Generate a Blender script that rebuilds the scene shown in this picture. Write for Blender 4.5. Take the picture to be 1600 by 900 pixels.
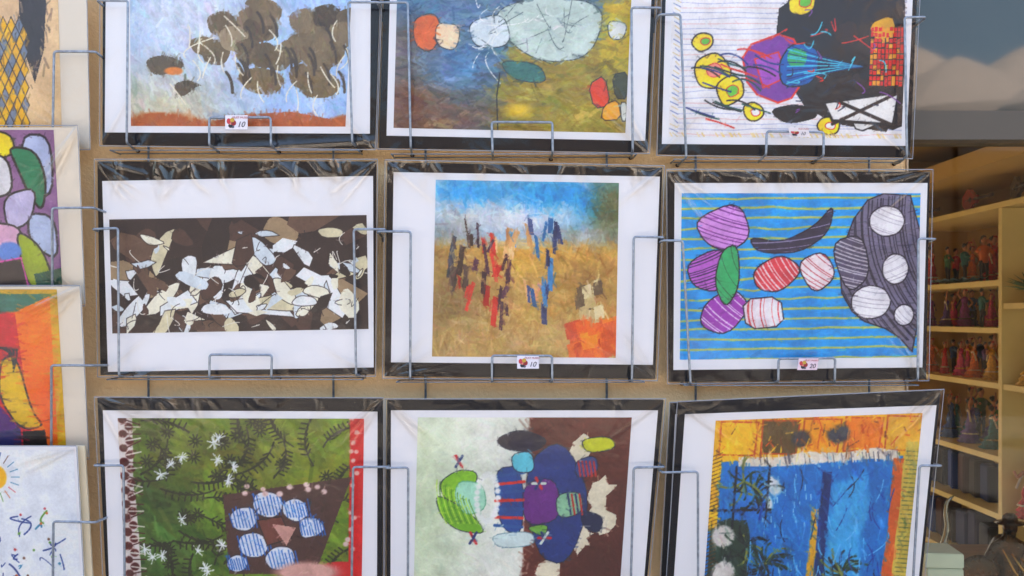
import bpy, bmesh, math, random
import numpy as np
from mathutils import Vector, Matrix
R = math.radians
S = bpy.context.scene
for o in list(bpy.data.objects): bpy.data.objects.remove(o)

# ------------------------------------------------------------------ camera, sky, sun, exposure
FPX = 1555.0; D0 = 1.9; ZC = 1.50; VX, VY = 800.0, 495.0
cam = bpy.data.cameras.new('camera'); cam_o = bpy.data.objects.new('camera', cam)
S.collection.objects.link(cam_o); S.camera = cam_o
cam.sensor_width = 36; cam.lens = FPX/1600*36
cam.shift_y = (VY-450)/1600.0
cam_o.location = (0, -D0, ZC); cam_o.rotation_euler = (R(90), 0, 0)
cam.clip_start = 0.05; cam.clip_end = 500
cam.dof.use_dof = True; cam.dof.focus_distance = 1.83; cam.dof.aperture_fstop = 9

SUN_EL, SUN_AZ = 52, 14            # sun stands behind the building: the facade is in open shade
w = bpy.data.worlds.new('World'); S.world = w; w.use_nodes = True
nt = w.node_tree; bg = nt.nodes['Background']
sky = nt.nodes.new('ShaderNodeTexSky'); sky.sky_type = 'NISHITA'; sky.sun_disc = False
sky.sun_elevation = R(SUN_EL); sky.sun_rotation = R(SUN_AZ)
sky.air_density = 1.0; sky.dust_density = 4.5
nt.links.new(sky.outputs[0], bg.inputs[0]); bg.inputs[1].default_value = 0.15
sl = bpy.data.lights.new('sun', 'SUN'); sl.energy = 3.6; sl.angle = R(0.5); sl.color = (1, .94, .85)
so = bpy.data.objects.new('sun', sl); S.collection.objects.link(so)
sd = Vector((math.sin(R(SUN_AZ))*math.cos(R(SUN_EL)), math.cos(R(SUN_AZ))*math.cos(R(SUN_EL)), math.sin(R(SUN_EL))))
so.rotation_euler = sd.to_track_quat('Z', 'Y').to_euler(); so.location = (0, 6, 9)
S.view_settings.view_transform = 'Standard'; S.view_settings.look = 'None'
S.view_settings.gamma = 1; S.view_settings.exposure = 2.12
S.render.engine = 'CYCLES'; S.cycles.max_bounces = 8; S.cycles.transparent_max_bounces = 16

# ------------------------------------------------------------------ helpers
def P(px, py, d=0.0):
    D = D0 - d
    return Vector(((px-VX)/FPX*D, -d, ZC+(VY-py)/FPX*D))
def lin(c):
    c = np.asarray(c, float)/255.0
    return np.where(c <= .04045, c/12.92, ((c+.055)/1.055)**2.4)
def lc(r, g, b): return tuple(float(v) for v in lin((r, g, b))) + (1.0,)

def tag(o, label=None, cat=None, group=None, kind=None):
    if label: o['label'] = label
    if cat: o['category'] = cat
    if group: o['group'] = group
    if kind: o['kind'] = kind
    return o
def empty(name, loc):
    o = bpy.data.objects.new(name, None); S.collection.objects.link(o); o.location = loc
    o.empty_display_size = .05
    return o
def wloc(o):
    v = Vector(o.location)
    while o.parent: o = o.parent; v += Vector(o.location)
    return v
def mesh_obj(name, verts, faces, mat, parent=None, smooth=False, mats=None, midx=None):
    me = bpy.data.meshes.new(name)
    org = Vector((0, 0, 0))
    if parent is not None: org = wloc(parent)
    vs = [(v[0]-org.x, v[1]-org.y, v[2]-org.z) for v in verts]
    if parent is None and vs:
        a = np.array(vs); c = (a.min(0)+a.max(0))/2; c[2] = a.min(0)[2]
        vs = [tuple(v) for v in (a-c)]
    me.from_pydata(vs, [], faces)
    for m in (mats or [mat]): me.materials.append(m)
    if midx: me.polygons.foreach_set('material_index', midx)
    if smooth: me.polygons.foreach_set('use_smooth', [True]*len(me.polygons))
    me.update()
    o = bpy.data.objects.new(name, me); S.collection.objects.link(o)
    if parent is not None: o.parent = parent
    elif verts: o.location = c
    return o
class MB:
    def __init__(s): s.v = []; s.f = []
    def add(s, v, f):
        n = len(s.v); s.v += [tuple(p) for p in v]; s.f += [tuple(i+n for i in q) for q in f]; return s
    def box(s, x0, x1, y0, y1, z0, z1):
        v = [(x, y, z) for z in (z0, z1) for y in (y0, y1) for x in (x0, x1)]
        return s.add(v, [(0,2,3,1), (4,5,7,6), (0,1,5,4), (2,6,7,3), (0,4,6,2), (1,3,7,5)])
    def slab(s, quad, nrm, t0, t1):       # quad: 4 points, extruded between offsets along the normal
        a = [Vector(q)+nrm*t0 for q in quad]; b = [Vector(q)+nrm*t1 for q in quad]
        return s.add(a+b, [(3,2,1,0), (4,5,6,7), (0,1,5,4), (1,2,6,5), (2,3,7,6), (3,0,4,7)])
    def tube(s, pts, r, n=8, bend=0.0, cap=True):
        pts = [Vector(p) for p in pts]
        if bend > 0 and len(pts) > 2:
            q = [pts[0]]
            for i in range(1, len(pts)-1):
                a, b, c = pts[i-1], pts[i], pts[i+1]
                k = min(bend, (a-b).length*.45, (c-b).length*.45)
                p0 = b+(a-b).normalized()*k; p1 = b+(c-b).normalized()*k
                for j in range(6):
                    t = j/5; q.append(p0*(1-t)**2+b*2*t*(1-t)+p1*t*t)
            q.append(pts[-1]); pts = q
        rr = r if isinstance(r, (list, tuple)) else [r]*len(pts)
        if len(rr) != len(pts):
            rr = [rr[min(int(i/(len(pts)-1)*(len(rr)-1)), len(rr)-1)] for i in range(len(pts))]
        t0 = (pts[1]-pts[0]).normalized()
        u = t0.orthogonal().normalized(); V = []; F = []
        for i, p in enumerate(pts):
            if i == 0: t = t0
            elif i == len(pts)-1: t = (pts[i]-pts[i-1]).normalized()
            else: t = ((pts[i+1]-p).normalized()+(p-pts[i-1]).normalized()).normalized()
            u = (u-t*u.dot(t)).normalized(); w_ = t.cross(u)
            for k in range(n):
                a = 2*math.pi*k/n; V.append(p+(u*math.cos(a)+w_*math.sin(a))*rr[i])
        for i in range(len(pts)-1):
            for k in range(n):
                a = i*n+k; b = i*n+(k+1)%n; F.append((a, b, b+n, a+n))
        if cap: F.append(tuple(range(n-1, -1, -1))); F.append(tuple((len(pts)-1)*n+k for k in range(n)))
        return s.add(V, F)
    def lathe(s, prof, c, n=20, fn=None):
        V = []; F = []
        for r, z in prof:
            for k in range(n):
                a = 2*math.pi*k/n; q = r*(fn(a, z) if fn else 1)
                V.append((c[0]+q*math.cos(a), c[1]+q*math.sin(a), c[2]+z))
        for i in range(len(prof)-1):
            for k in range(n):
                a = i*n+k; b = i*n+(k+1)%n; F.append((a, b, b+n, a+n))
        F.append(tuple(range(n-1, -1, -1))); F.append(tuple((len(prof)-1)*n+k for k in range(n)))
        return s.add(V, F)
    def ball(s, c, rx, ry=None, rz=None, n=12):
        ry = ry or rx; rz = rz or rx; V = []; F = []; m = n//2+1
        for i in range(m+1):
            t = math.pi*i/m
            for k in range(n):
                a = 2*math.pi*k/n
                V.append((c[0]+rx*max(math.sin(t), .02)*math.cos(a), c[1]+ry*max(math.sin(t), .02)*math.sin(a), c[2]-rz*math.cos(t)))
        for i in range(m):
            for k in range(n):
                a = i*n+k; b = i*n+(k+1)%n; F.append((a, b, b+n, a+n))
        F.append(tuple(range(n-1, -1, -1))); F.append(tuple(m*n+k for k in range(n)))
        return s.add(V, F)
    def build(s, name, mat, parent=None, smooth=False):
        return mesh_obj(name, s.v, s.f, mat, parent, smooth)

# ------------------------------------------------------------------ materials
def mat(name, col, rough=.6, metal=0.0, var=0.0, vscale=8, bump=0.0, bscale=60, spec=.5, coat=0.0, stretch=(1,1,1), detail=5, rvar=0.0):
    m = bpy.data.materials.new(name); m.use_nodes = True; n = m.node_tree.nodes; l = m.node_tree.links
    b = n['Principled BSDF']; b.inputs['Roughness'].default_value = rough; b.inputs['Metallic'].default_value = metal
    b.inputs['Specular IOR Level'].default_value = spec; b.inputs['Coat Weight'].default_value = coat
    b.inputs['Base Color'].default_value = col
    tc = n.new('ShaderNodeTexCoord'); mp = n.new('ShaderNodeMapping'); l.new(tc.outputs['Object'], mp.inputs[0])
    mp.inputs['Scale'].default_value = stretch
    if var > 0 or rvar > 0:
        no = n.new('ShaderNodeTexNoise'); no.inputs['Scale'].default_value = vscale; no.inputs['Detail'].default_value = detail
        l.new(mp.outputs[0], no.inputs['Vector'])
        if var > 0:
            hs = n.new('ShaderNodeHueSaturation'); hs.inputs['Color'].default_value = col
            mr = n.new('ShaderNodeMapRange'); mr.inputs[1].default_value = .3; mr.inputs[2].default_value = .7
            mr.inputs[3].default_value = 1-var; mr.inputs[4].default_value = 1+var
            l.new(no.outputs[0], mr.inputs[0]); l.new(mr.outputs[0], hs.inputs['Value']); l.new(hs.outputs[0], b.inputs['Base Color'])
        if rvar > 0:
            m2 = n.new('ShaderNodeMapRange'); m2.inputs[3].default_value = rough-rvar; m2.inputs[4].default_value = rough+rvar
            l.new(no.outputs[0], m2.inputs[0]); l.new(m2.outputs[0], b.inputs['Roughness'])
    if bump > 0:
        nb = n.new('ShaderNodeTexNoise'); nb.inputs['Scale'].default_value = bscale; nb.inputs['Detail'].default_value = 6
        l.new(mp.outputs[0], nb.inputs['Vector'])
        bp = n.new('ShaderNodeBump'); bp.inputs['Strength'].default_value = bump; bp.inputs['Distance'].default_value = .004
        l.new(nb.outputs[0], bp.inputs['Height']); l.new(bp.outputs[0], b.inputs['Normal'])
    return m
CREASE = 5.0
def film_mat(name, fac, rough, bump, scale, tint=(1, 1, 1, 1)):
    m = bpy.data.materials.new(name); m.use_nodes = True; n = m.node_tree.nodes; l = m.node_tree.links
    n.remove(n['Principled BSDF']); out = n['Material Output']
    tr = n.new('ShaderNodeBsdfTransparent'); tr.inputs[0].default_value = tint
    gl = n.new('ShaderNodeBsdfGlossy'); gl.inputs['Roughness'].default_value = rough
    mx = n.new('ShaderNodeMixShader'); fr = n.new('ShaderNodeFresnel'); fr.inputs[0].default_value = 1.5
    mt = n.new('ShaderNodeMath'); mt.operation = 'MULTIPLY'; mt.inputs[1].default_value = fac/.04; mt.use_clamp = True
    l.new(fr.outputs[0], mt.inputs[0]); l.new(mt.outputs[0], mx.inputs[0])
    l.new(tr.outputs[0], mx.inputs[1]); l.new(gl.outputs[0], mx.inputs[2]); l.new(mx.outputs[0], out.inputs[0])
    if bump:
        at = n.new('ShaderNodeAttribute'); at.attribute_name = 'crease'      # bunched film: several layers mirror more
        ma = n.new('ShaderNodeMath'); ma.operation = 'MULTIPLY_ADD'; ma.inputs[1].default_value = CREASE; ma.inputs[2].default_value = 1.0
        mm = n.new('ShaderNodeMath'); mm.operation = 'MULTIPLY'; mm.use_clamp = True
        l.new(at.outputs['Fac'], ma.inputs[0]); l.new(ma.outputs[0], mm.inputs[0]); l.new(mt.outputs[0], mm.inputs[1]); l.new(mm.outputs[0], mx.inputs[0])
        gl.inputs[0].default_value = (1, .95, .87, 1)
        tc = n.new('ShaderNodeTexCoord'); no = n.new('ShaderNodeTexNoise'); no.inputs['Scale'].default_value = scale
        no.inputs['Detail'].default_value = 3; no.inputs['Distortion'].default_value = 1.2
        l.new(tc.outputs['Object'], no.inputs['Vector'])
        bp = n.new('ShaderNodeBump'); bp.inputs['Strength'].default_value = bump; bp.inputs['Distance'].default_value = .01
        l.new(no.outputs[0], bp.inputs['Height']); l.new(bp.outputs[0], gl.inputs['Normal'])
    return m
def picture_mat():
    m = bpy.data.materials.new('printed_picture'); m.use_nodes = True; n = m.node_tree.nodes; l = m.node_tree.links
    b = n['Principled BSDF']; b.inputs['Roughness'].default_value = .45
    at = n.new('ShaderNodeAttribute'); at.attribute_name = 'paint'
    tc = n.new('ShaderNodeTexCoord'); no = n.new('ShaderNodeTexNoise'); no.inputs['Scale'].default_value = 260; no.inputs['Detail'].default_value = 4
    l.new(tc.outputs['Object'], no.inputs['Vector'])
    mr = n.new('ShaderNodeMapRange'); mr.inputs[3].default_value = .86; mr.inputs[4].default_value = 1.14
    hs = n.new('ShaderNodeHueSaturation'); l.new(no.outputs[0], mr.inputs[0]); l.new(mr.outputs[0], hs.inputs['Value'])
    l.new(at.outputs['Color'], hs.inputs['Color']); l.new(hs.outputs[0], b.inputs['Base Color'])
    return m
M = {}
M['wall'] = mat('peach_plaster', lc(255, 216, 160), .85, var=.06, vscale=6, bump=.6, bscale=150)
M['wall_edge'] = mat('plaster_edge', lc(214, 186, 150), .8, var=.05, bump=.2)
M['black'] = mat('black_board', lc(22, 23, 29), .6, spec=.2, var=.12, vscale=20, rvar=.15)
M['white'] = mat('white_paper', lc(236, 237, 241), .55, var=.012, vscale=6)
M['cream'] = mat('cream_card', lc(226, 217, 200), .6, var=.02, vscale=9)
M['cream2'] = mat('aged_cream_card', lc(228, 212, 178), .6, var=.03, vscale=9)
M['wire'] = mat('galvanised_wire', lc(146, 155, 166), .36, metal=.6, var=.28, vscale=110, bump=.1, bscale=200)
M['film'] = film_mat('clear_sleeve_film', .022, .07, .12, 22)
M['seam'] = mat('sleeve_seam', lc(150, 152, 158), .3, var=.1, vscale=60)
M['picture'] = picture_mat()
M['ground'] = mat('stone_paving', (.36, .33, .29, 1), .85, var=.15, vscale=1.5, bump=.3, bscale=25)
M['pane'] = film_mat('window_glass', .012, .02, 0, 1, (.93, .95, .93, 1))
M['transom'] = mat('glossy_transom', lc(62, 70, 66), .035, spec=.62, coat=0, var=.05)
M['transom_band'] = mat('grey_frame_paint', lc(84, 76, 64), .5, var=.06, vscale=7)
M['yellow'] = mat('yellow_wall_paint', lc(198, 166, 96), .7, var=.05, vscale=3, bump=.1, bscale=40)
M['shelf'] = mat('pale_yellow_shelf_paint', lc(232, 212, 140), .45, var=.05, vscale=12)
M['ceil'] = mat('shop_ceiling_paint', lc(158, 128, 62), .8, var=.04)
M['floor'] = mat('shop_floor', lc(120, 88, 60), .4, var=.15, vscale=6, stretch=(1, 6, 1))
M['canvas'] = mat('parasol_canvas', lc(206, 184, 168), .9, var=.04)
M['stone'] = mat('sandstone_facade', lc(104, 92, 80), .85, var=.12, vscale=1.2, bump=.3, bscale=14)
M['darkwin'] = mat('closed_shutter', lc(84, 76, 66), .6)
M['alu'] = mat('pole_metal', lc(120, 120, 118), .35, metal=.8)
M['bronze'] = mat('dark_bronze', lc(62, 42, 24), .25, metal=.9, var=.35, vscale=60, rvar=.15)
M['shadowless'] = mat('behind_sleeve', lc(30, 32, 40), .4)
def flat(name, r, g, b, **k):
    if name not in M: M[name] = mat(name, lc(r, g, b), k.pop('rough', .6), var=k.pop('var', .08), **k)
    return M[name]

# ------------------------------------------------------------------ setting
BR = P(1415, 300, 0).x                      # right end of the plaster wall
ZF = P(0, 218, 0).z; ZB = P(0, 177, -.03).z # fascia heights
m = MB(); m.box(-14, 14, -20, 9, -.2, 0)
tag(m.build('ground', M['ground']), kind='structure')
# paving joints are a bump of the ground; the shop's own building
m = MB(); m.box(-9, BR, 0, .22, 0, 4.6)
wall = m.build('plaster_wall', M['wall']); tag(wall, 'peach plaster wall carrying the wire racks of prints, left of the shop window', 'wall')
m = MB(); m.box(BR+.0005, BR+.004, -.004, .2, 0, 3.0)
e = mesh_obj('corner_bead', m.v, m.f, M['wall_edge'], wall); 
# shop behind the window
XS, XW = 1.75, 2.10
def Y(D): return D-D0
YB = Y(4.59)
shop = empty('shop_interior', (1.4, 1.4, 0)); tag(shop, 'yellow painted shop room seen through the window at the right', 'room')
def sbox(name, mt, x0, x1, y0, y1, z0, z1, par=shop):
    b = MB(); b.box(x0, x1, y0, y1, z0, z1); return b.build(name, mt, par)
H = lambda h: ZC+h
sbox('room_floor', M['floor'], -.6, XW+.2, .22, YB, .0, .02)
sbox('back_wall', M['yellow'], 1.15, XW+.2, YB, YB+.15, 0, 4.6)
sbox('back_wall', M['yellow'], -.6, 1.149, YB, YB+.15, 1.45, 4.6)     # unseen gap left in the back wall, added to let daylight in
sbox('back_wall', M['yellow'], -.6, 1.149, YB, YB+.15, 0, .2)
sbox('side_wall', M['yellow'], XW, XW+.12, .22, YB-.001, .021, H(.9))
sbox('far_side_wall', M['yellow'], -.75, -.6, .222, YB+.15, 0, 4.6)
sbox('ceiling', M['ceil'], -.6, XW-.001, .222, YB-.001, H(.715), H(.9))
sbox('soffit', M['yellow'], 1.70, XW-.002, .9, YB-.002, H(.545), H(.61))
sbox('sun_block_roof', M['ceil'], -9, 9, .0, YB+.2, 4.6, 4.8)  # unseen slab, added to keep the sun out of the shop
# facade right of the shop window and above it
fr = empty('storefront', (1.4, 0, 0)); tag(fr, 'storefront glass below a dark reflecting transom, right of the plaster wall', 'storefront')
XR = 2.35
sbox('side_pier', M['wall'], XR, 9, 0, .22, 0, 4.6, fr)
sbox('upper_wall', M['wall'], BR+.005, XR-.001, .05, .22, ZB+.62, 4.6, fr)
sbox('transom_panel', M['transom'], BR+.005, XR-.001, .03, .06, ZB, ZB+.619, fr)
sbox('frame_band', M['transom_band'], BR+.005, XR-.001, .0, .08, ZF, ZB-.001, fr)
sbox('stall_riser', M['wall'], BR+.005, XR-.001, .0, .2, 0, .45, fr)
sbox('glass_pane', M['pane'], BR+.006, XR-.002, .04, .046, .451, ZF-.001, fr)

# street across: unseen house added for its reflections, parasols mirrored in the transom
hb = empty('reflected_house', (0, -13, 0)); tag(hb, 'unseen sandstone house across the street, added for its reflections in the sleeves', 'building')
b = MB(); b.box(-13, 13, -14, -13, 0, 4.0); b.build('wall', M['stone'], hb)
for i in range(7):
    for zz in (1.2,):
        x = -10.5+i*3.5
        b = MB(); b.box(x-.5, x+.5, -13, -12.97, zz, zz+1.4); wi = b.build('window', M['darkwin'], hb)
        b = MB(); b.box(x-.62, x+.62, -12.999, -12.9, zz-.14, zz-.002); b.build('sill', M['stone'], wi)
def parasol(px, ytop, yb, width, lab):
    # placed so that its mirror image appears at (px, ytop) in the transom
    o = px-VX
    k = yb+D0                     # path length from camera to mirror to object
    D = D0+.03+(.03-yb)
    X = o/FPX*D; Z = ZC+(VY-ytop)/FPX*D; Rr = width/FPX*D
    r = empty('parasol', (X, yb, 0)); tag(r, lab, 'parasol', 'parasols mirrored in the transom')
    b = MB(); prof = [(Rr, Z-.66*Rr-.12), (Rr, Z-.66*Rr), (Rr*.72, Z-.43*Rr), (Rr*.4, Z-.2*Rr), (Rr*.15, Z-.05*Rr), (.03, Z)]
    b.lathe(prof, (X, yb, 0), 32, lambda a, z: 1-.03*abs(math.sin(4*a))); b.build('canopy', M['canvas'], r)
    b = MB(); b.tube([(X, yb, 0), (X, yb, Z)], .025, 10); b.build('pole', M['alu'], r)
    b = MB(); b.lathe([(.3, 0), (.3, .06), (.05, .09)], (X, yb, 0), 20); b.build('base', M['alu'], r)
parasol(1495, 90, -6.0, 150, 'cream parasol mirrored in the middle of the transom above the shop window')
parasol(1420, 72, -8.5, 110, 'cream parasol mirrored at the left end of the transom')
parasol(1606, 72, -9.5, 150, 'cream parasol mirrored at the right end of the transom, farther back')
parasol(1622, 128, -4.8, 60, 'small cream parasol mirrored low in the right corner of the transom')

# ------------------------------------------------------------------ picture painter: generic abstract compositions
class Cv:
    def __init__(s, asp, n=250, seed=0):
        s.h = n; s.w = max(8, int(n*asp)); s.asp = asp; s.r = np.random.RandomState(seed)
        s.x, s.y = np.meshgrid((np.arange(s.w)+.5)/s.h, (np.arange(s.h)+.5)/s.h)
        s.c = np.ones((s.h, s.w, 3)); s.px = 1.0/s.h
    def noise(s, k, ky=None):
        ky = ky or k; g = s.r.rand(int(ky*1)+3, int(k*s.asp)+3)
        fx = s.x*k % 1e9; fy = s.y*ky; ix = np.minimum(fx.astype(int), g.shape[1]-2); iy = np.minimum(fy.astype(int), g.shape[0]-2)
        tx = fx-ix; ty = fy-iy; tx = tx*tx*(3-2*tx); ty = ty*ty*(3-2*ty)
        return (g[iy, ix]*(1-tx)+g[iy, ix+1]*tx)*(1-ty)+(g[iy+1, ix]*(1-tx)+g[iy+1, ix+1]*tx)*ty
    def put(s, m, col, sl=None):
        c = np.array(col, float)/255
        if sl: s.c[sl] = s.c[sl]*(1-m[..., None])+c*m[..., None]
        else: s.c = s.c*(1-m[..., None])+c*m[..., None]
    def fill(s, col): s.c[:] = np.array(col)/255.0
    def rect(s, x0, y0, x1, y1, col, soft=.004, wob=0):
        nx = (s.noise(6)-.5)*wob
        X = s.x/s.asp+nx; Y_ = s.y+nx
        m = np.clip((X-x0)/soft+.5, 0, 1)*np.clip((x1-X)/soft+.5, 0, 1)*np.clip((Y_-y0)/soft+.5, 0, 1)*np.clip((y1-Y_)/soft+.5, 0, 1)
        s.put(m, col)
    def blob(s, cx, cy, rx, ry, col, rot=0, soft=.03, wob=.25, a=1.0):
        dx = s.x-cx*s.asp; dy = s.y-cy; c, q = math.cos(rot), math.sin(rot)
        u = (dx*c+dy*q)/(rx*s.asp); v = (-dx*q+dy*c)/ry
        d = np.sqrt(u*u+v*v)+(s.noise(7)-.5)*wob
        s.put(np.clip((1-d)/soft*.5+.5, 0, 1)*a, col)
    def poly(s, pts, col, outline=None, ow=.006, sm=0):
        for _ in range(sm):
            q = []
            for i in range(len(pts)):
                a, b = pts[i], pts[(i+1) % len(pts)]
                q += [(a[0]*.78+b[0]*.22, a[1]*.78+b[1]*.22), (a[0]*.22+b[0]*.78, a[1]*.22+b[1]*.78)]
            pts = q
        p = [(x*s.asp, y) for x, y in pts]
        xs = [q[0] for q in p]; ys = [q[1] for q in p]
        x0 = max(0, int((min(xs)-.02)*s.h)); x1 = min(s.w, int((max(xs)+.02)*s.h)+1)
        y0 = max(0, int((min(ys)-.02)*s.h)); y1 = min(s.h, int((max(ys)+.02)*s.h)+1)
        if x1 <= x0 or y1 <= y0: return
        sl = (slice(y0, y1), slice(x0, x1)); X = s.x[sl]; Y_ = s.y[sl]; ins = np.zeros(X.shape, bool)
        for i in range(len(p)):
            (ax, ay), (bx, by) = p[i], p[(i+1) % len(p)]
            if ay == by: continue
            ins ^= ((ay > Y_) != (by > Y_)) & (X < (bx-ax)*(Y_-ay)/(by-ay)+ax)
        s.put(ins.astype(float), col, sl)
        if outline:
            q = list(pts)+[pts[0]]
            s.line(q, ow, outline)
    def line(s, pts, wd, col, a=1.0):
        for (ax, ay), (bx, by) in zip(pts[:-1], pts[1:]):
            ax *= s.asp; bx *= s.asp
            x0 = max(0, int((min(ax, bx)-wd)*s.h)-1); x1 = min(s.w, int((max(ax, bx)+wd)*s.h)+2)
            y0 = max(0, int((min(ay, by)-wd)*s.h)-1); y1 = min(s.h, int((max(ay, by)+wd)*s.h)+2)
            if x1 <= x0 or y1 <= y0: continue
            sl = (slice(y0, y1), slice(x0, x1)); X = s.x[sl]-ax; Y_ = s.y[sl]-ay; dx, dy = bx-ax, by-ay
            L = dx*dx+dy*dy+1e-9; t = np.clip((X*dx+Y_*dy)/L, 0, 1)
            d = np.hypot(X-t*dx, Y_-t*dy)
            s.put(np.clip((wd/2-d)/s.px+.5, 0, 1)*a, col, sl)
    def curve(s, p, wd, col, n=10):
        (a, b, c) = p
        pts = [((1-t)**2*a[0]+2*t*(1-t)*b[0]+t*t*c[0], (1-t)**2*a[1]+2*t*(1-t)*b[1]+t*t*c[1]) for t in np.linspace(0, 1, n)]
        s.line(pts, wd, col); return pts
    def dabs(s, n, ln=.05, wd=.012, ang=0, aj=.5, jit=18, a=.55, shift=.02, box=(0, 0, 1, 1)):
        for _ in range(n):
            u = box[0]+s.r.rand()*(box[2]-box[0]); v = box[1]+s.r.rand()*(box[3]-box[1])
            iu = min(s.w-1, max(0, int((u+s.r.randn()*shift)*s.w))); iv = min(s.h-1, max(0, int((v+s.r.randn()*shift)*s.h)))
            c = s.c[iv, iu]*255+s.r.randn()*jit+s.r.randn(3)*jit*.35
            t = ang+s.r.randn()*aj; l = ln*(.4+s.r.rand())*.5
            dx = math.cos(t)*l/s.asp; dy = math.sin(t)*l
            s.line([(u-dx, v-dy), (u+dx, v+dy)], wd*(.5+s.r.rand()), np.clip(c, 0, 255), a)
    def mottle(s, amp=.1, k=9): 
        s.c *= (1+(s.noise(k)-.5)*2*amp+(s.noise(k*4)-.5)*amp)[..., None]
        s.c = np.clip(s.c, 0, 1)

def pic_blue_rust(c):
    c.fill((166, 190, 228)); c.blob(.12, .95, .35, .3, (198, 196, 176), soft=.6); c.blob(.3, .35, .3, .25, (196, 204, 216), soft=.7)
    c.dabs(1100, .09, .02, .9, .5, 13)
    for i in range(30):
        u = .38+.62*c.r.rand(); v = .3+.3*c.r.rand()**1.5+.12*c.r.rand(); k = 14*c.r.randn()
        c.poly([(u-.07, v-.05), (u+.02, v-.09), (u+.08, v-.02), (u+.04, v+.08), (u-.05, v+.06)], (116+k, 100+k, 74+k), sm=2)
    for (u, v, a, b, t) in [(.16, .64, .1, .035, .4), (.27, .78, .08, .03, -.5), (.6, .72, .12, .04, 1.2), (.86, .74, .12, .045, 1.0), (.34, .52, .08, .03, .9)]:
        c.poly([(u-a, v-b), (u, v-2*b), (u+a, v-b*.3), (u+a*.6, v+2*b*t), (u-a*.5, v+b*2)], (120, 104, 74) if u > .3 else (98, 86, 66), sm=2)
    c.rect(-.1, .93, 1.1, 1.1, (166, 100, 56), wob=.1, soft=.02); c.poly([(.3, 1), (.5, .93), (.74, .91), (1, .97), (1, 1.02), (.3, 1.02)], (166, 98, 54))
    c.dabs(1500, .05, .010, 1.3, .5, 12, .5, .006)
    for i in range(22): u, v = .4+.58*c.r.rand(), .3+.4*c.r.rand(); c.curve([(u, v), (u+.03, v+.04), (u+.03, v+.12)], .016, (82, 70, 54))
    for i in range(26):
        u, v = .1+c.r.rand()*.9, .45+c.r.rand()*.5; c.curve([(u, v), (u+.03*c.r.randn(), v-.05), (u+.04*c.r.randn(), v-.12)], .007, (232, 224, 202))
    c.blob(.2, .67, .035, .02, (208, 132, 66), soft=.2, wob=.9); c.dabs(900, .03, .006, 1.2, .8, 12, .5, .004)
def pic_blue_olive(c):
    c.fill((98, 124, 150)); c.blob(.2, .9, .3, .3, (104, 82, 66), soft=.8); c.blob(.08, .75, .1, .3, (124, 84, 58), soft=.8)
    c.blob(.3, .62, .2, .14, (96, 134, 168), soft=.8)
    c.rect(.45, .45, 1.1, 1.1, (148, 134, 56), wob=.06, soft=.02); c.rect(.88, .0, 1.1, .6, (180, 160, 36), wob=.05)
    c.dabs(1700, .1, .018, .1, .5, 14)
    for (pts, q) in [([(.4, .3), (.6, .2), (.9, .25), (.84, .56), (.64, .6), (.5, .5)], (190, 204, 196)), ([(.3, .36), (.46, .3), (.5, .5), (.34, .52)], (204, 214, 218)), ([(.44, .58), (.62, .6), (.66, .72), (.5, .7)], (70, 118, 112)),
                     ([(.07, .34), (.17, .3), (.2, .44), (.15, .55), (.08, .5)], (204, 110, 52)), ([(.17, .36), (.28, .38), (.26, .54), (.17, .5)], (230, 202, 170)), ([(.9, .34), (.99, .36), (.97, .46), (.91, .45)], (206, 210, 206))]:
        c.poly(pts, q, (54, 64, 70), .006, 3)
    for i in range(26): u, v = .32+.5*c.r.rand(), .25+.3*c.r.rand(); c.curve([(u, v), (u+.06*c.r.randn(), v+.05), (u+.08*c.r.randn(), v+.1*c.r.randn())], .005, (104, 116, 118) if i % 2 else (232, 236, 230))
    c.dabs(1200, .05, .009, .1, .6, 11, .55, .008)
    c.line([(.45, .66), (.44, .8), (.45, 1)], .008, (44, 48, 52))
    for (p, q) in [([(.83, .72), (.9, .66), (.93, .84), (.86, .86)], (206, 80, 48)), ([(.9, .84), (.96, .8), (.98, .92), (.89, .93)], (230, 162, 40)), ([(.93, .66), (1, .64), (1, .8), (.95, .8)], (74, 78, 56)), ([(.97, .82), (1, .82), (1, .93), (.98, .93)], (212, 216, 206))]: c.poly(p, q, (52, 52, 48), .006, 1)
    c.blob(.54, .88, .05, .03, (206, 176, 30), soft=.7); c.dabs(900, .05, .008, .1, .6, 12, .4, .006)
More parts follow.
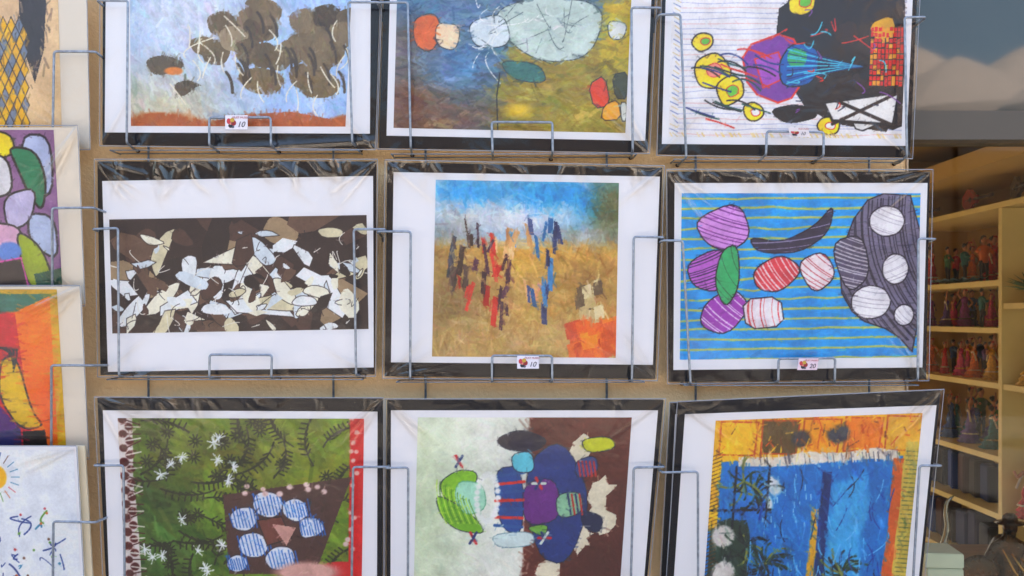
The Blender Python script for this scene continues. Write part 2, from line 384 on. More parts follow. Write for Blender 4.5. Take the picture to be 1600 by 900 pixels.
def pic_white_yellow_facets(c):
    c.fill((226, 224, 226))
    for i in range(34): v = i/34+.01; c.line([(u, v+.004*c.r.randn()) for u in np.linspace(.04, 1, 9)], .0035, (150, 156, 190) if i % 3 else (206, 160, 156))
    for i in range(40): v = i/40; c.line([(.005+.02*c.r.rand(), v), (.04, v+.02)], .005, (200, 180, 130) if i % 2 else (90, 110, 160))
    K = (26, 22, 28)
    c.poly([(.46, .2), (.98, .02), (1.02, .98), (.62, .9), (.44, .56)], (40, 30, 32), None, 0, 1)
    for i in range(9):
        u, v = .66+.28*c.r.rand(), .28+.6*c.r.rand(); c.poly([(u, v), (u+.1, v-.06), (u+.13, v+.05), (u+.04, v+.1)], [(52, 36, 34), (30, 26, 34), (222, 220, 216), (206, 160, 40)][i % 4] if i > 4 else (54, 38, 36), K, .008, 1)
    c.poly([(.3, .5), (.5, .4), (.6, .62), (.5, .82), (.34, .74)], (126, 70, 150), (206, 62, 44), .011, 1)
    c.poly([(.36, .56), (.46, .52), (.5, .66), (.4, .72)], (160, 90, 176), (206, 62, 44), .008)
    c.poly([(.52, .46), (.64, .5), (.62, .7), (.48, .72), (.46, .58)], (26, 98, 160), K, .008, 2)
    c.poly([(.5, .5), (.58, .5), (.58, .6), (.5, .6)], (70, 160, 100), None, 0, 2)
    for i in range(11): c.curve([(.5, .48+i*.024), (.66, .56+.006*i), (.82, .6)], .006, (84, 190, 214) if i % 2 else (30, 60, 110))
    for (u, v, a, t0) in [(.18, .62, .085, .3), (.26, .74, .07, 1.1), (.14, .46, .05, 2.), (.56, .24, .07, .7), (.72, .16, .055, 1.6), (.36, .86, .05, .2), (.68, .93, .05, 2.3)]:
        q = [(u+a*math.cos(t0+t)*(.7+.5*c.r.rand()), v+a*1.25*math.sin(t0+t)*(.7+.5*c.r.rand())) for t in np.arange(0, 6.2, .9)]
        c.poly(q, (248, 208, 20), K, .008, 2); c.poly([(u+(x-u)*.45+.01, v+(y-v)*.4) for x, y in q], [(230, 140, 130), (236, 236, 236), (110, 180, 80)][int(u*20) % 3], (190, 60, 50), .005, 2)
    for k in range(26): u, v = .05+.32*c.r.rand(), .5+.42*c.r.rand(); c.curve([(u, v), (u+.06, v+.03*c.r.randn()), (u+.12, v+.05)], .009, [K, (34, 80, 74), (40, 60, 120), (196, 60, 46)][k % 4])
    for i in range(9):
        for j in range(11):
            u, v = .85+i*.016, .38+j*.03+.002*c.r.randn(); c.poly([(u, v), (u+.013, v), (u+.013, v+.024), (u, v+.024)], (196, 44, 30) if c.r.rand() > .25 else (216, 150, 40))
    c.poly([(.66, .8), (.98, .74), (.96, .92), (.7, .9)], (226, 224, 220), K, .016, 0); c.line([(.66, .76), (.97, .93)], .02, (46, 32, 30)); c.line([(.7, .92), (.98, .74)], .018, (46, 32, 30))
    c.poly([(.42, .84), (.56, .8), (.66, .88), (.5, .93)], K, None, 0, 2)
    for i in range(34): u = .4+.5*c.r.rand(); v = .3+.55*c.r.rand(); c.curve([(u, v), (u+.03, v+.03*c.r.randn()), (u+.05*c.r.randn(), v+.05*c.r.randn())], .006, [(206, 62, 44), (30, 40, 66), (126, 80, 150), (90, 190, 210)][i % 4])
    for i in range(50): u = c.r.rand(); c.line([(u, .975), (u+.01, .995)], .006, (222, 196, 130))
    c.dabs(900, .03, .006, .2, .8, 9, .4, .004)
def pic_brown_white_facets(c):
    c.fill((56, 42, 42))
    pal = [(226, 232, 232), (204, 214, 220), (232, 228, 206), (206, 198, 168), (150, 132, 108), (104, 84, 72), (84, 64, 58), (46, 36, 38)]
    def shard(u, v, a, b, th, n_, col, ol=None):
        q = []
        for t in np.linspace(0, 6.28, n_, endpoint=False)+c.r.rand():
            k = .45+.75*c.r.rand(); x_, y_ = a*math.cos(t)*k, b*math.sin(t)*k
            q.append((u+x_*math.cos(th)-y_*math.sin(th), v+2.1*(x_*math.sin(th)+y_*math.cos(th))))
        c.poly(q, col, ol, .007, c.r.randint(3))
    for i in range(34): shard(c.r.rand(), c.r.rand(), .14, .07, c.r.rand()*3, 4, pal[4+c.r.randint(4)])
    for i in range(22): shard(.06+.9*c.r.rand(), .3+.55*c.r.rand(), .13, .045, c.r.rand()*3, 3+c.r.randint(4), pal[c.r.randint(4)], (56, 44, 46))
    for i in range(84):
        u = c.r.rand(); v = .1+.88*c.r.beta(1.7, 1.3); k = .6+1.5*c.r.rand()
        shard(u, v, .042*k, .02*k, c.r.rand()*3.1, 3+c.r.randint(5), pal[c.r.randint(4) if c.r.rand() > .3 else 5+c.r.randint(3)], (60, 50, 50) if c.r.rand() > .6 else None)
    for i in range(12): a = 3.1*c.r.rand()
    for i in range(70): u, v = c.r.rand(), .25+.75*c.r.rand(); c.curve([(u, v), (u+.02*c.r.randn(), v+.05*c.r.randn()), (u+.03*c.r.randn(), v+.09*c.r.randn())], .006, (50, 42, 46) if i % 2 else (222, 220, 210))
    c.dabs(900, .04, .008, 1., 1.5, 7, .35, .004)
def pic_sand_sky(c):
    c.fill((196, 162, 98)); c.rect(-.1, -.1, 1.1, .36, (160, 184, 204), wob=.08, soft=.06)
    c.blob(.75, .1, .35, .12, (36, 146, 200), soft=.5, wob=.6); c.blob(.2, .07, .2, .07, (70, 160, 212), soft=.5, wob=.7); c.blob(.42, .2, .3, .07, (206, 212, 220), soft=.5, wob=.7)
    c.blob(.96, .14, .1, .16, (104, 110, 76), soft=.6, wob=.5); c.blob(.65, .42, .4, .07, (208, 164, 82), soft=.5); c.blob(.1, .7, .2, .3, (140, 118, 80), soft=.9)
    c.blob(.85, .6, .22, .2, (160, 128, 74), soft=.9); c.blob(.5, .9, .4, .1, (180, 152, 100), soft=.8)
    c.dabs(1500, .07, .014, .15, .6, 12)
    pal = [(62, 66, 76), (92, 74, 66), (184, 56, 40), (86, 52, 68), (204, 160, 112), (60, 120, 164), (60, 72, 110), (204, 124, 96), (120, 100, 78), (206, 190, 156)]
    for i in range(58):       # a loose screen of upright palette-knife slabs
        u = .08+.58*c.r.rand()**.9; v = .2+.5*c.r.rand(); h_ = .07+.13*c.r.rand(); w_ = .012+.022*c.r.rand(); sk = .02*c.r.randn()
        q = pal[min(9, int(abs(u-.08)/.6*6+2.4*c.r.rand()))]; k = 14*c.r.randn()
        c.poly([(u, v), (u+w_, v+.01), (u+w_+sk, v+h_), (u+sk, v+h_*.95)], tuple(np.clip(np.array(q)+k, 10, 235)))
    for i in range(22):
        u, v = .68+.24*c.r.rand(), .78+.18*c.r.rand(); k = 16*c.r.randn(); c.poly([(u, v), (u+.09, v-.03), (u+.1, v+.07), (u+.02, v+.09)], (212+k, 106+k, 36))
    for i in range(14): u, v = .76+.12*c.r.rand(), .54+.2*c.r.rand(); c.poly([(u, v), (u+.05, v-.02), (u+.06, v+.06), (u+.01, v+.07)], [(214, 198, 156), (110, 92, 70), (190, 170, 126)][i % 3])
    c.dabs(1300, .045, .009, 1.4, .4, 14, .5, .006); c.dabs(1100, .03, .006, .4, 1.2, 13, .45, .004)
def pic_blue_stripes(c):
    c.fill((26, 146, 208)); c.mottle(.07, 8); c.dabs(900, .09, .016, 0, .3, 10, .4)
    for i in range(17):
        v = .035+i*.0605; p = [(u, v-.012*u+.004*c.r.randn()) for u in np.linspace(0, 1, 14)]; c.line(p, .011+.003*c.r.rand(), (170, 184, 104))
    def hatched(pts, q, ink, n_, ang, wd=.006, sm=2):
        cx = sum(p[0] for p in pts)/len(pts); cy = sum(p[1] for p in pts)/len(pts)
        rad = max(abs(p[0]-cx) for p in pts)+max(abs(p[1]-cy) for p in pts)*.5
        save = c.c.copy(); c.c[:] = 0; c.poly(pts, (255, 255, 255), sm=sm); m = c.c[..., :1].copy()
        c.fill(q); c.mottle(.06, 10)
        for i in range(n_):
            o = -rad+2*rad*(i+.25*c.r.randn())/(n_-1); dx, dy = math.cos(ang), math.sin(ang); bw = rad*.35
            c.curve([(cx-dy*o-dx*rad, cy+dx*o-dy*rad), (cx-dy*(o+bw), cy+dx*(o+bw)), (cx-dy*o+dx*rad, cy+dx*o+dy*rad)], wd*(.6+.8*c.r.rand()), ink)
        c.c = save*(1-m)+c.c*m
        for _ in range(sm):
            qq = []
            for k in range(len(pts)):
                a, b = pts[k], pts[(k+1) % len(pts)]; qq += [(a[0]*.78+b[0]*.22, a[1]*.78+b[1]*.22), (a[0]*.22+b[0]*.78, a[1]*.22+b[1]*.78)]
            pts = qq
        c.line(list(pts)+[pts[0]], .008, (34, 28, 46))
    hatched([(.66, .56), (.7, .2), (.8, .0), (1, .02), (1, 1), (.9, .84), (.74, .76)], (116, 112, 132), (50, 46, 64), 54, 1.3, .007, 1)
    hatched([(.62, .3), (.76, .24), (.8, .5), (.7, .62)], (90, 84, 104), (190, 186, 196), 20, .4)
    for (u, v, a, b, t) in [(.86, .17, .08, .1, .5), (.9, .46, .06, .1, -.6), (.8, .66, .09, .11, .2), (.94, .74, .045, .07, 1.)]:
        hatched([(u+a*math.cos(k), v+b*math.sin(k)) for k in np.arange(0, 6.2, .9)], (226, 224, 228), (150, 144, 156), 10, t, .003)
    hatched([(.05, .16), (.24, .04), (.3, .26), (.2, .36), (.1, .3)], (206, 152, 214), (110, 50, 124), 18, .4)
    hatched([(.02, .42), (.16, .32), (.24, .44), (.16, .6), (.05, .56)], (180, 108, 190), (60, 30, 78), 22, -.5)
    hatched([(.1, .66), (.22, .56), (.3, .68), (.2, .86), (.08, .8)], (150, 70, 164), (232, 210, 236), 16, .9)
    hatched([(.3, .46), (.42, .36), (.52, .46), (.42, .6), (.32, .58)], (200, 76, 88), (240, 226, 228), 20, 1.1)
    hatched([(.48, .42), (.6, .34), (.66, .5), (.56, .62)], (236, 220, 222), (160, 30, 48), 16, .8)
    hatched([(.26, .64), (.42, .62), (.44, .8), (.28, .82)], (230, 222, 228), (190, 50, 56), 14, 1.5, .005, 1)
    hatched([(.17, .34), (.24, .3), (.25, .56), (.19, .7), (.14, .54)], (60, 166, 112), (30, 90, 70), 9, 1.2, .004)
    hatched([(.28, .26), (.42, .3), (.56, .2), (.64, .06), (.62, .24), (.5, .36), (.32, .36)], (60, 54, 76), (150, 146, 176), 14, -.2, .005)
    c.dabs(1100, .04, .006, 0, .25, 12, .4, .004)
def pic_green_leaf(c):
    c.fill((108, 130, 36)); c.blob(.1, .5, .2, .8, (70, 98, 44), soft=.9); c.blob(.6, .2, .5, .2, (116, 122, 42), soft=.9); c.mottle(.16, 6)
    c.dabs(1200, .1, .02, .7, .6, 12)
    dk = (52, 54, 34)
    for i in range(44):
        u, v = c.r.rand()*.85+.05, c.r.rand(); t = c.r.rand()*6.28; L = .16+.1*c.r.rand()
        p = c.curve([(u, v), (u+L*.5*math.cos(t), v+L*math.sin(t)*.6), (u+L*math.cos(t+.5), v+L*math.sin(t+.5))], .009, dk)
        for k in range(2, 9, 1):
            (a, b_) = p[k]
            for sg in (-1, 1):
                th = t+sg*.9; c.line([(a, b_), (a+.028*math.cos(th), b_+.034*math.sin(th))], .009, dk)
    for i in range(38):
        u, v = c.r.rand()*.85+.06, c.r.rand()
        for k in range(10): t = k*.628; c.line([(u+.008*math.cos(t), v+.01*math.sin(t)), (u+.028*math.cos(t), v+.036*math.sin(t))], .008, dk)
    for i in range(16):
        u, v = .08+c.r.rand()*.4, c.r.rand()*.9
        for k in range(13): t = c.r.rand()*6.28; L = .012+.018*c.r.rand(); c.line([(u, v), (u+L*math.cos(t), v+1.3*L*math.sin(t))], .005, (224, 230, 232))
    c.rect(-.1, 0, .06, 1, (214, 206, 200), wob=.03)
    for i in range(26): v = i/26+.01; c.blob(.02+.025*(i % 2), v, .018, .022, (88, 34, 32), soft=.15); c.line([(.03, v), (.09, v+.02*c.r.randn())], .007, (210, 204, 196) if i % 2 else (80, 40, 36))
    c.rect(.94, -.1, 1.1, 1.1, (196, 44, 46)); c.rect(.78, .8, .95, 1.1, (192, 44, 46), wob=.05)
    c.poly([(.42, .42), (.95, .32), (.9, .5), (.8, .86), (.44, .86)], (86, 62, 56))
    for (u, v, a, t0) in [(.5, .55, .07, .2), (.6, .48, .07, 1.), (.72, .5, .06, .5), (.54, .7, .08, 1.9), (.66, .78, .07, .1), (.78, .6, .06, 2.2), (.47, .8, .05, .7)]:
        q = [(u+a*math.cos(t0+t)*(.8+.4*c.r.rand()), v+a*1.2*math.sin(t0+t)*(.7+.4*c.r.rand())) for t in np.arange(0, 6.2, 1.05)]; c.poly(q, (214, 220, 232), (60, 50, 60), .006, 2)
        for i in range(9): f = -a*.8+i*a*.2; c.line([(u+f, v-a*.7+.01*c.r.randn()), (u+f+a*.25, v+a*.7)], .007, (50, 108, 176))
    c.poly([(.56, .56), (.66, .54), (.7, .66), (.6, .7)], (112, 72, 62), (50, 40, 40), .006); c.poly([(.62, .58), (.72, .6), (.68, .7)], (190, 150, 140)); c.blob(.77, .85, .15, .06, (200, 160, 150), soft=.2)
    for i in range(12): u, v = c.r.rand()*.5+.48, .36+.06*c.r.rand(); c.blob(u, v+(.3 if u > .92 else 0), .012, .014, (224, 196, 190), soft=.3)
    for i in range(14): c.blob(.94+.03*c.r.rand(), c.r.rand(), .01, .012, (226, 180, 170), soft=.3)
    c.dabs(1000, .03, .007, .5, 1.3, 12, .5, .004)
def pic_cream_brown(c):
    c.fill((214, 218, 206)); c.blob(.05, .5, .15, .8, (196, 210, 180), soft=.9); c.rect(.52, -.1, 1.1, 1.1, (100, 50, 38), soft=.008); c.mottle(.05, 6)
    c.blob(.9, .8, .2, .3, (84, 46, 40), soft=.9); c.dabs(1200, .06, .012, .7, .8, 8, .4)
    def pa(pts, q, o=(40, 48, 66), w=.005): c.poly(pts, q, o, w, 2)
    for (u, v) in [(.76, .18), (.87, .4), (.78, .66), (.66, .84), (.88, .55)]:
        q = [(u+.06*math.cos(t)*(.5+c.r.rand()), v+.09*math.sin(t)*(.5+c.r.rand())) for t in np.arange(0, 6.2, .5)]; c.poly(q, (214, 206, 182))
    pa([(.5, .26), (.68, .1), (.84, .44), (.74, .82), (.58, .76)], (38, 66, 120)); pa([(.5, .36), (.66, .32), (.7, .56), (.52, .6)], (108, 48, 126)); pa([(.36, .28), (.5, .26), (.52, .66), (.4, .6)], (38, 80, 136))
    for i in range(7): c.line([(.38, .32+i*.045), (.51, .3+i*.05)], .016, (196, 58, 48) if i % 2 else (44, 90, 140))
    pa([(.1, .36), (.2, .28), (.3, .3), (.26, .42), (.16, .48)], (130, 176, 50)); pa([(.09, .42), (.18, .46), (.3, .56), (.34, .64), (.2, .62), (.12, .54)], (120, 170, 48)); pa([(.2, .34), (.32, .36), (.34, .5), (.24, .54), (.18, .44)], (158, 204, 180), (90, 150, 120))
    pa([(.44, .2), (.54, .18), (.56, .3), (.46, .3)], (104, 182, 196)); pa([(.36, .12), (.48, .06), (.62, .12), (.56, .19), (.42, .18)], (46, 42, 60))
    pa([(.66, .42), (.78, .4), (.8, .52), (.68, .56)], (140, 180, 150)); pa([(.76, .12), (.9, .1), (.94, .17), (.8, .2)], (186, 190, 46)); pa([(.74, .24), (.84, .2), (.86, .3), (.76, .34)], (60, 80, 126)); pa([(.78, .5), (.9, .54), (.88, .64), (.8, .6)], (30, 44, 76))
    for i in range(5): c.line([(.72+i*.018, .42), (.74+i*.018, .53)], .01, (176, 52, 50) if i % 2 else (46, 60, 100)); c.line([(.76+.018*i, .24), (.775+.018*i, .32)], .01, (170, 60, 56))
    pa([(.36, .64), (.56, .62), (.58, .7), (.4, .72)], (198, 214, 212), (110, 140, 150)); pa([(.52, .6), (.64, .58), (.62, .66)], (120, 168, 80))
    for (u, v) in [(.2, .24), (.28, .66), (.58, .36), (.62, .66)]:
        for k in range(6): c.line([(u, v), (u+.03*math.cos(k*1.05), v+.035*math.sin(k*1.05))], .014, [(186, 48, 60), (40, 60, 110), (206, 220, 206)][(k+int(u*10)) % 3])
    for i in range(24): t = i*.26; c.blob(.34+.05*math.cos(t), .44+.13*math.sin(t), .014, .016, (224, 228, 222), soft=.3)
    for i in range(12): u = .1+.014*i; c.curve([(u, .34+.01*i), (u-.01, .44), (u+.05, .58)], .005, (86, 130, 40) if i % 2 else (178, 210, 90))
    c.dabs(1300, .035, .007, .7, .8, 9, .45, .005)
def pic_yellow_blue(c):
    c.fill((222, 170, 44)); 
    for i in range(5): u = .03+i*.2; c.rect(u, .02, u+.17, .19, [(228, 178, 40), (120, 90, 40), (226, 150, 36), (214, 132, 40), (214, 166, 60)][i], wob=.02); c.poly([(u, .01), (u+.18, .02), (u+.17, .2), (u, .19)], [(228, 178, 40), (98, 80, 44), (230, 156, 34), (216, 128, 40), (214, 166, 60)][i], (176, 84, 32), .009)
    c.blob(.42, .12, .05, .05, (72, 70, 72), soft=.2); c.blob(.6, .1, .06, .05, (66, 72, 84), soft=.2)
    c.rect(.0, .23, .93, 1.1, (30, 116, 178), wob=.02); c.rect(.12, .2, .9, .25, (214, 206, 190), wob=.05)
    c.rect(.58, .33, .78, .95, (72, 156, 206), wob=.06, soft=.03); c.rect(.54, .3, .585, 1.1, (24, 60, 110)); c.rect(.5, .5, .535, 1.1, (206, 160, 50), wob=.015)
    c.rect(.0, .55, .2, 1.1, (44, 66, 56), wob=.05); c.rect(-.1, .22, .045, .6, (222, 176, 44)); c.rect(.88, .24, .93, 1.1, (190, 100, 46), wob=.03); c.rect(.93, .15, 1.1, 1.1, (192, 172, 90), wob=.01)
    for i in range(34): v = .2+i*.024; c.line([(.94, v), (1, v+.005)], .006, (96, 110, 76)); c.line([(0, v*.9+.02), (.045, v*.9)], .006, (88, 66, 34))
    for (u, v) in [(.08, .65), (.09, .85)]: c.blob(u, v, .055, .06, (200, 196, 190), soft=.12, wob=.35)
    for (u, v) in [(.26, .45), (.3, .36)]: c.blob(u, v, .06, .035, (206, 214, 214), rot=.9, soft=.2, wob=.6)
    c.rect(.12, .27, .28, .55, (40, 120, 190), wob=.02)
    for (u0, v0, n_) in [(.22, .42, 14), (.3, .8, 22), (.68, .86, 26), (.2, .7, 14), (.16, .34, 9)]:
        for i in range(n_):
            t = c.r.rand()*6.28; L = .06+.09*c.r.rand()
            c.curve([(u0, v0), (u0+L*.6*math.cos(t), v0+L*.9*math.sin(t)), (u0+L*math.cos(t+.4), v0+L*math.sin(t+.4))], .011, [(30, 44, 44), (44, 70, 54), (120, 128, 70)][c.r.randint(3)])
    for i in range(30): u = .24+.26*c.r.rand(); v = .3+.6*c.r.rand(); c.line([(u, v), (u+.003, v+.03)], .005, (140, 190, 216))
    for x in (.12, .28): c.line([(x, .26), (x, .6)], .012, (26, 34, 44))
    c.line([(.0, .5), (.3, .5)], .014, (26, 34, 44))
    for i in range(60): u, v = .2+.7*c.r.rand(), .26+.7*c.r.rand(); c.curve([(u, v), (u+.02*c.r.randn(), v+.06), (u+.03*c.r.randn(), v+.12)], .006, [(20, 70, 140), (110, 180, 226), (30, 50, 70), (70, 140, 200)][i % 4])
    for i in range(60): u, v = c.r.rand(), .02+.18*c.r.rand(); c.line([(u, v), (u+.02*c.r.randn(), v+.04*c.r.randn())], .007, [(196, 96, 30), (240, 190, 50), (110, 70, 40)][i % 3])
    for i in range(50): u = .1+.8*c.r.rand(); c.line([(u, .2), (u+.01, .25)], .005, (90, 90, 100) if i % 2 else (232, 226, 214))
    c.dabs(1700, .05, .009, 1.2, .5, 14, .5, .006)
def pic_lozenge(c):
    c.fill((214, 184, 144)); c.blob(.3, .4, .4, .5, (206, 178, 150), soft=.9); c.mottle(.04, 5)
    c.poly([(.8, -.1), (1.0-.06, .1), (.92, .45), (.87, .66), (.82, .45), (.8, .2)], (66, 60, 62))
    for j in range(13):
        for i in range(7):
            u = .56+i*.04+(j % 2)*.02; v = .3+j*.055
            if u > .84 or (j > 8 and i < 1): continue
            c.poly([(u, v-.055), (u+.02, v), (u, v+.055), (u-.02, v)], (224, 172, 40) if (i+j) % 3 else (124, 134, 150), (70, 66, 64), .006)
    c.blob(.6, .35, .08, .1, (196, 160, 130), soft=.4); c.dabs(1200, .05, .01, 1.4, .4, 7, .4)
def pic_violet_facets(c):
    c.fill((136, 104, 140))
    c.poly([(.82, .03), (.98, .03), (.98, .4), (.86, .4)], (172, 182, 212), (40, 34, 52), .014, 2)
    c.poly([(.84, .5), (.98, .52), (.99, .8), (.85, .7)], (168, 180, 206), (36, 30, 48), .014, 2)
    c.poly([(.62, .0), (.78, .02), (.8, .14), (.7, .18)], (224, 200, 40), (30, 28, 36), .012, 2)
    c.poly([(.62, .14), (.76, .16), (.78, .38), (.66, .42)], (206, 206, 210), (30, 28, 36), .014, 2)
    c.poly([(.76, .1), (.9, .12), (.95, .3), (.92, .5), (.86, .4), (.8, .22)], (38, 122, 92), (28, 30, 36), .014, 2)
    c.poly([(.72, .4), (.9, .34), (.86, .56), (.74, .62)], (186, 180, 208), (30, 28, 36), .012, 2)
    c.poly([(.64, .56), (.8, .58), (.82, .72), (.66, .76)], (206, 166, 190), (30, 28, 36), .012, 2)
    c.poly([(.78, .6), (.9, .7), (.96, .92), (.84, .98), (.8, .8)], (146, 160, 46), (30, 28, 36), .012, 2)
    c.blob(.74, .74, .06, .06, (96, 130, 188), soft=.1); c.poly([(.62, .82), (.8, .78), (.84, 1.02), (.6, 1.02)], (48, 34, 42), (200, 90, 160), .01)
    c.poly([(.86, .88), (1, .84), (1, 1.02), (.88, 1.02)], (36, 90, 74)); c.dabs(900, .04, .008, .6, 1., 10, .4, .005)
def pic_red_orange(c):
    c.fill((232, 132, 26)); c.blob(.9, .8, .2, .4, (226, 104, 20), soft=.9); c.rect(.96, -.1, 1.1, 1.1, (196, 160, 46))
    c.poly([(-.1, .1), (.78, .1), (.85, 1.1), (-.1, 1.1)], (190, 36, 62)); c.poly([(-.1, .0), (1, .02), (.78, .14), (.3, .12)], (56, 112, 100)); c.rect(-.1, -.1, 1.1, .03, (186, 150, 40))
    c.poly([(.7, .42), (.78, .4), (.84, .75), (.9, .84), (.78, .86), (.68, .66)], (212, 176, 42), (40, 44, 60), .012, 2)
    c.poly([(.5, .62), (.68, .7), (.78, .86), (.78, 1.1), (.5, 1.1)], (88, 44, 116)); c.poly([(.5, .9), (.78, .85), (.78, 1.1), (.5, 1.1)], (52, 52, 100)); c.poly([(.79, .87), (.9, .86), (.92, 1.1), (.79, 1.1)], (28, 26, 32))
    for i in range(6): c.curve([(.62+.03*i, .36), (.7+.02*i, .33), (.76, .4+.02*i)], .01, (36, 46, 62))
    c.dabs(1500, .08, .01, .05, .3, 10, .4, .006)
def pic_scatter(c):
    c.fill((222, 228, 236)); c.blob(.645, .16, .055, .075, (238, 176, 36), soft=.08, wob=.1)
    cols = [(44, 70, 130), (176, 60, 66), (96, 140, 60), (70, 130, 160), (190, 110, 60), (110, 80, 60)]
    for i in range(20): t = i*.314; c.line([(.645+.075*math.cos(t), .16+.1*math.sin(t)), (.645+.11*math.cos(t), .16+.15*math.sin(t))], .005, cols[c.r.randint(6)])
    for i in range(46):
        u, v = .5+.45*c.r.rand(), .35+.6*c.r.rand()
        if u > .93-.25*max(0, .5-v): continue
        c.curve([(u, v), (u+.03*c.r.randn(), v+.04*c.r.randn()), (u+.05*c.r.randn(), v+.06*c.r.randn())], .005+.006*c.r.rand(), cols[0] if i % 3 else cols[c.r.randint(6)])
    for i in range(26): u, v = .5+.42*c.r.rand(), .33+.5*c.r.rand(); c.blob(u, v, .006, .008, cols[1+c.r.randint(5)], soft=.3)

def paint_picture(parent, quad, nrm, off, fn, seed, npx):
    tl, tr, br, bl = [Vector(q)+nrm*off for q in quad]
    asp = ((tr-tl).length+(br-bl).length)/((bl-tl).length+(br-tr).length)
    c = Cv(asp, npx, seed); fn(c); g_ = c.c.mean(-1, keepdims=True); c.c = np.clip(g_+(c.c-g_)*1.12, 0, 1); c.mottle(.06, 14); c.dabs(1600, .022, .005, .6, 1.2, 9, .35, .002)
    c.c = np.clip(c.c+(c.c-.5)*c.c*(1-c.c)*.9, .015, .95)
    h, w_ = c.h, c.w
    vv, uu = np.meshgrid(np.linspace(0, 1, h), np.linspace(0, 1, w_), indexing='ij')
    A = np.array
    co = ((1-vv)*(1-uu))[..., None]*A(tl)+((1-vv)*uu)[..., None]*A(tr)+(vv*uu)[..., None]*A(br)+(vv*(1-uu))[..., None]*A(bl)
    co = (co-A(wloc(parent))).reshape(-1, 3).astype(np.float32)
    idx = np.arange(h*w_).reshape(h, w_)
    q = np.stack([idx[1:, :-1], idx[1:, 1:], idx[:-1, 1:], idx[:-1, :-1]], -1).reshape(-1, 4)
    me = bpy.data.meshes.new('picture'); n = len(q)
    me.vertices.add(h*w_); me.vertices.foreach_set('co', co.ravel())
    me.loops.add(n*4); me.loops.foreach_set('vertex_index', q.ravel().astype(np.int32))
    me.polygons.add(n); me.polygons.foreach_set('loop_start', np.arange(0, n*4, 4, dtype=np.int32))
    try: me.polygons.foreach_set('loop_total', np.full(n, 4, dtype=np.int32))
    except Exception: pass
    me.update(calc_edges=True)
    at = me.color_attributes.new('paint', 'FLOAT_COLOR', 'POINT')
    col = np.ones((h*w_, 4), np.float32); col[:, :3] = lin(c.c.reshape(-1, 3)*255); at.data.foreach_set('color', col.ravel())
    me.materials.append(M['picture'])
    o = bpy.data.objects.new('picture', me); S.collection.objects.link(o); o.parent = parent
    return o

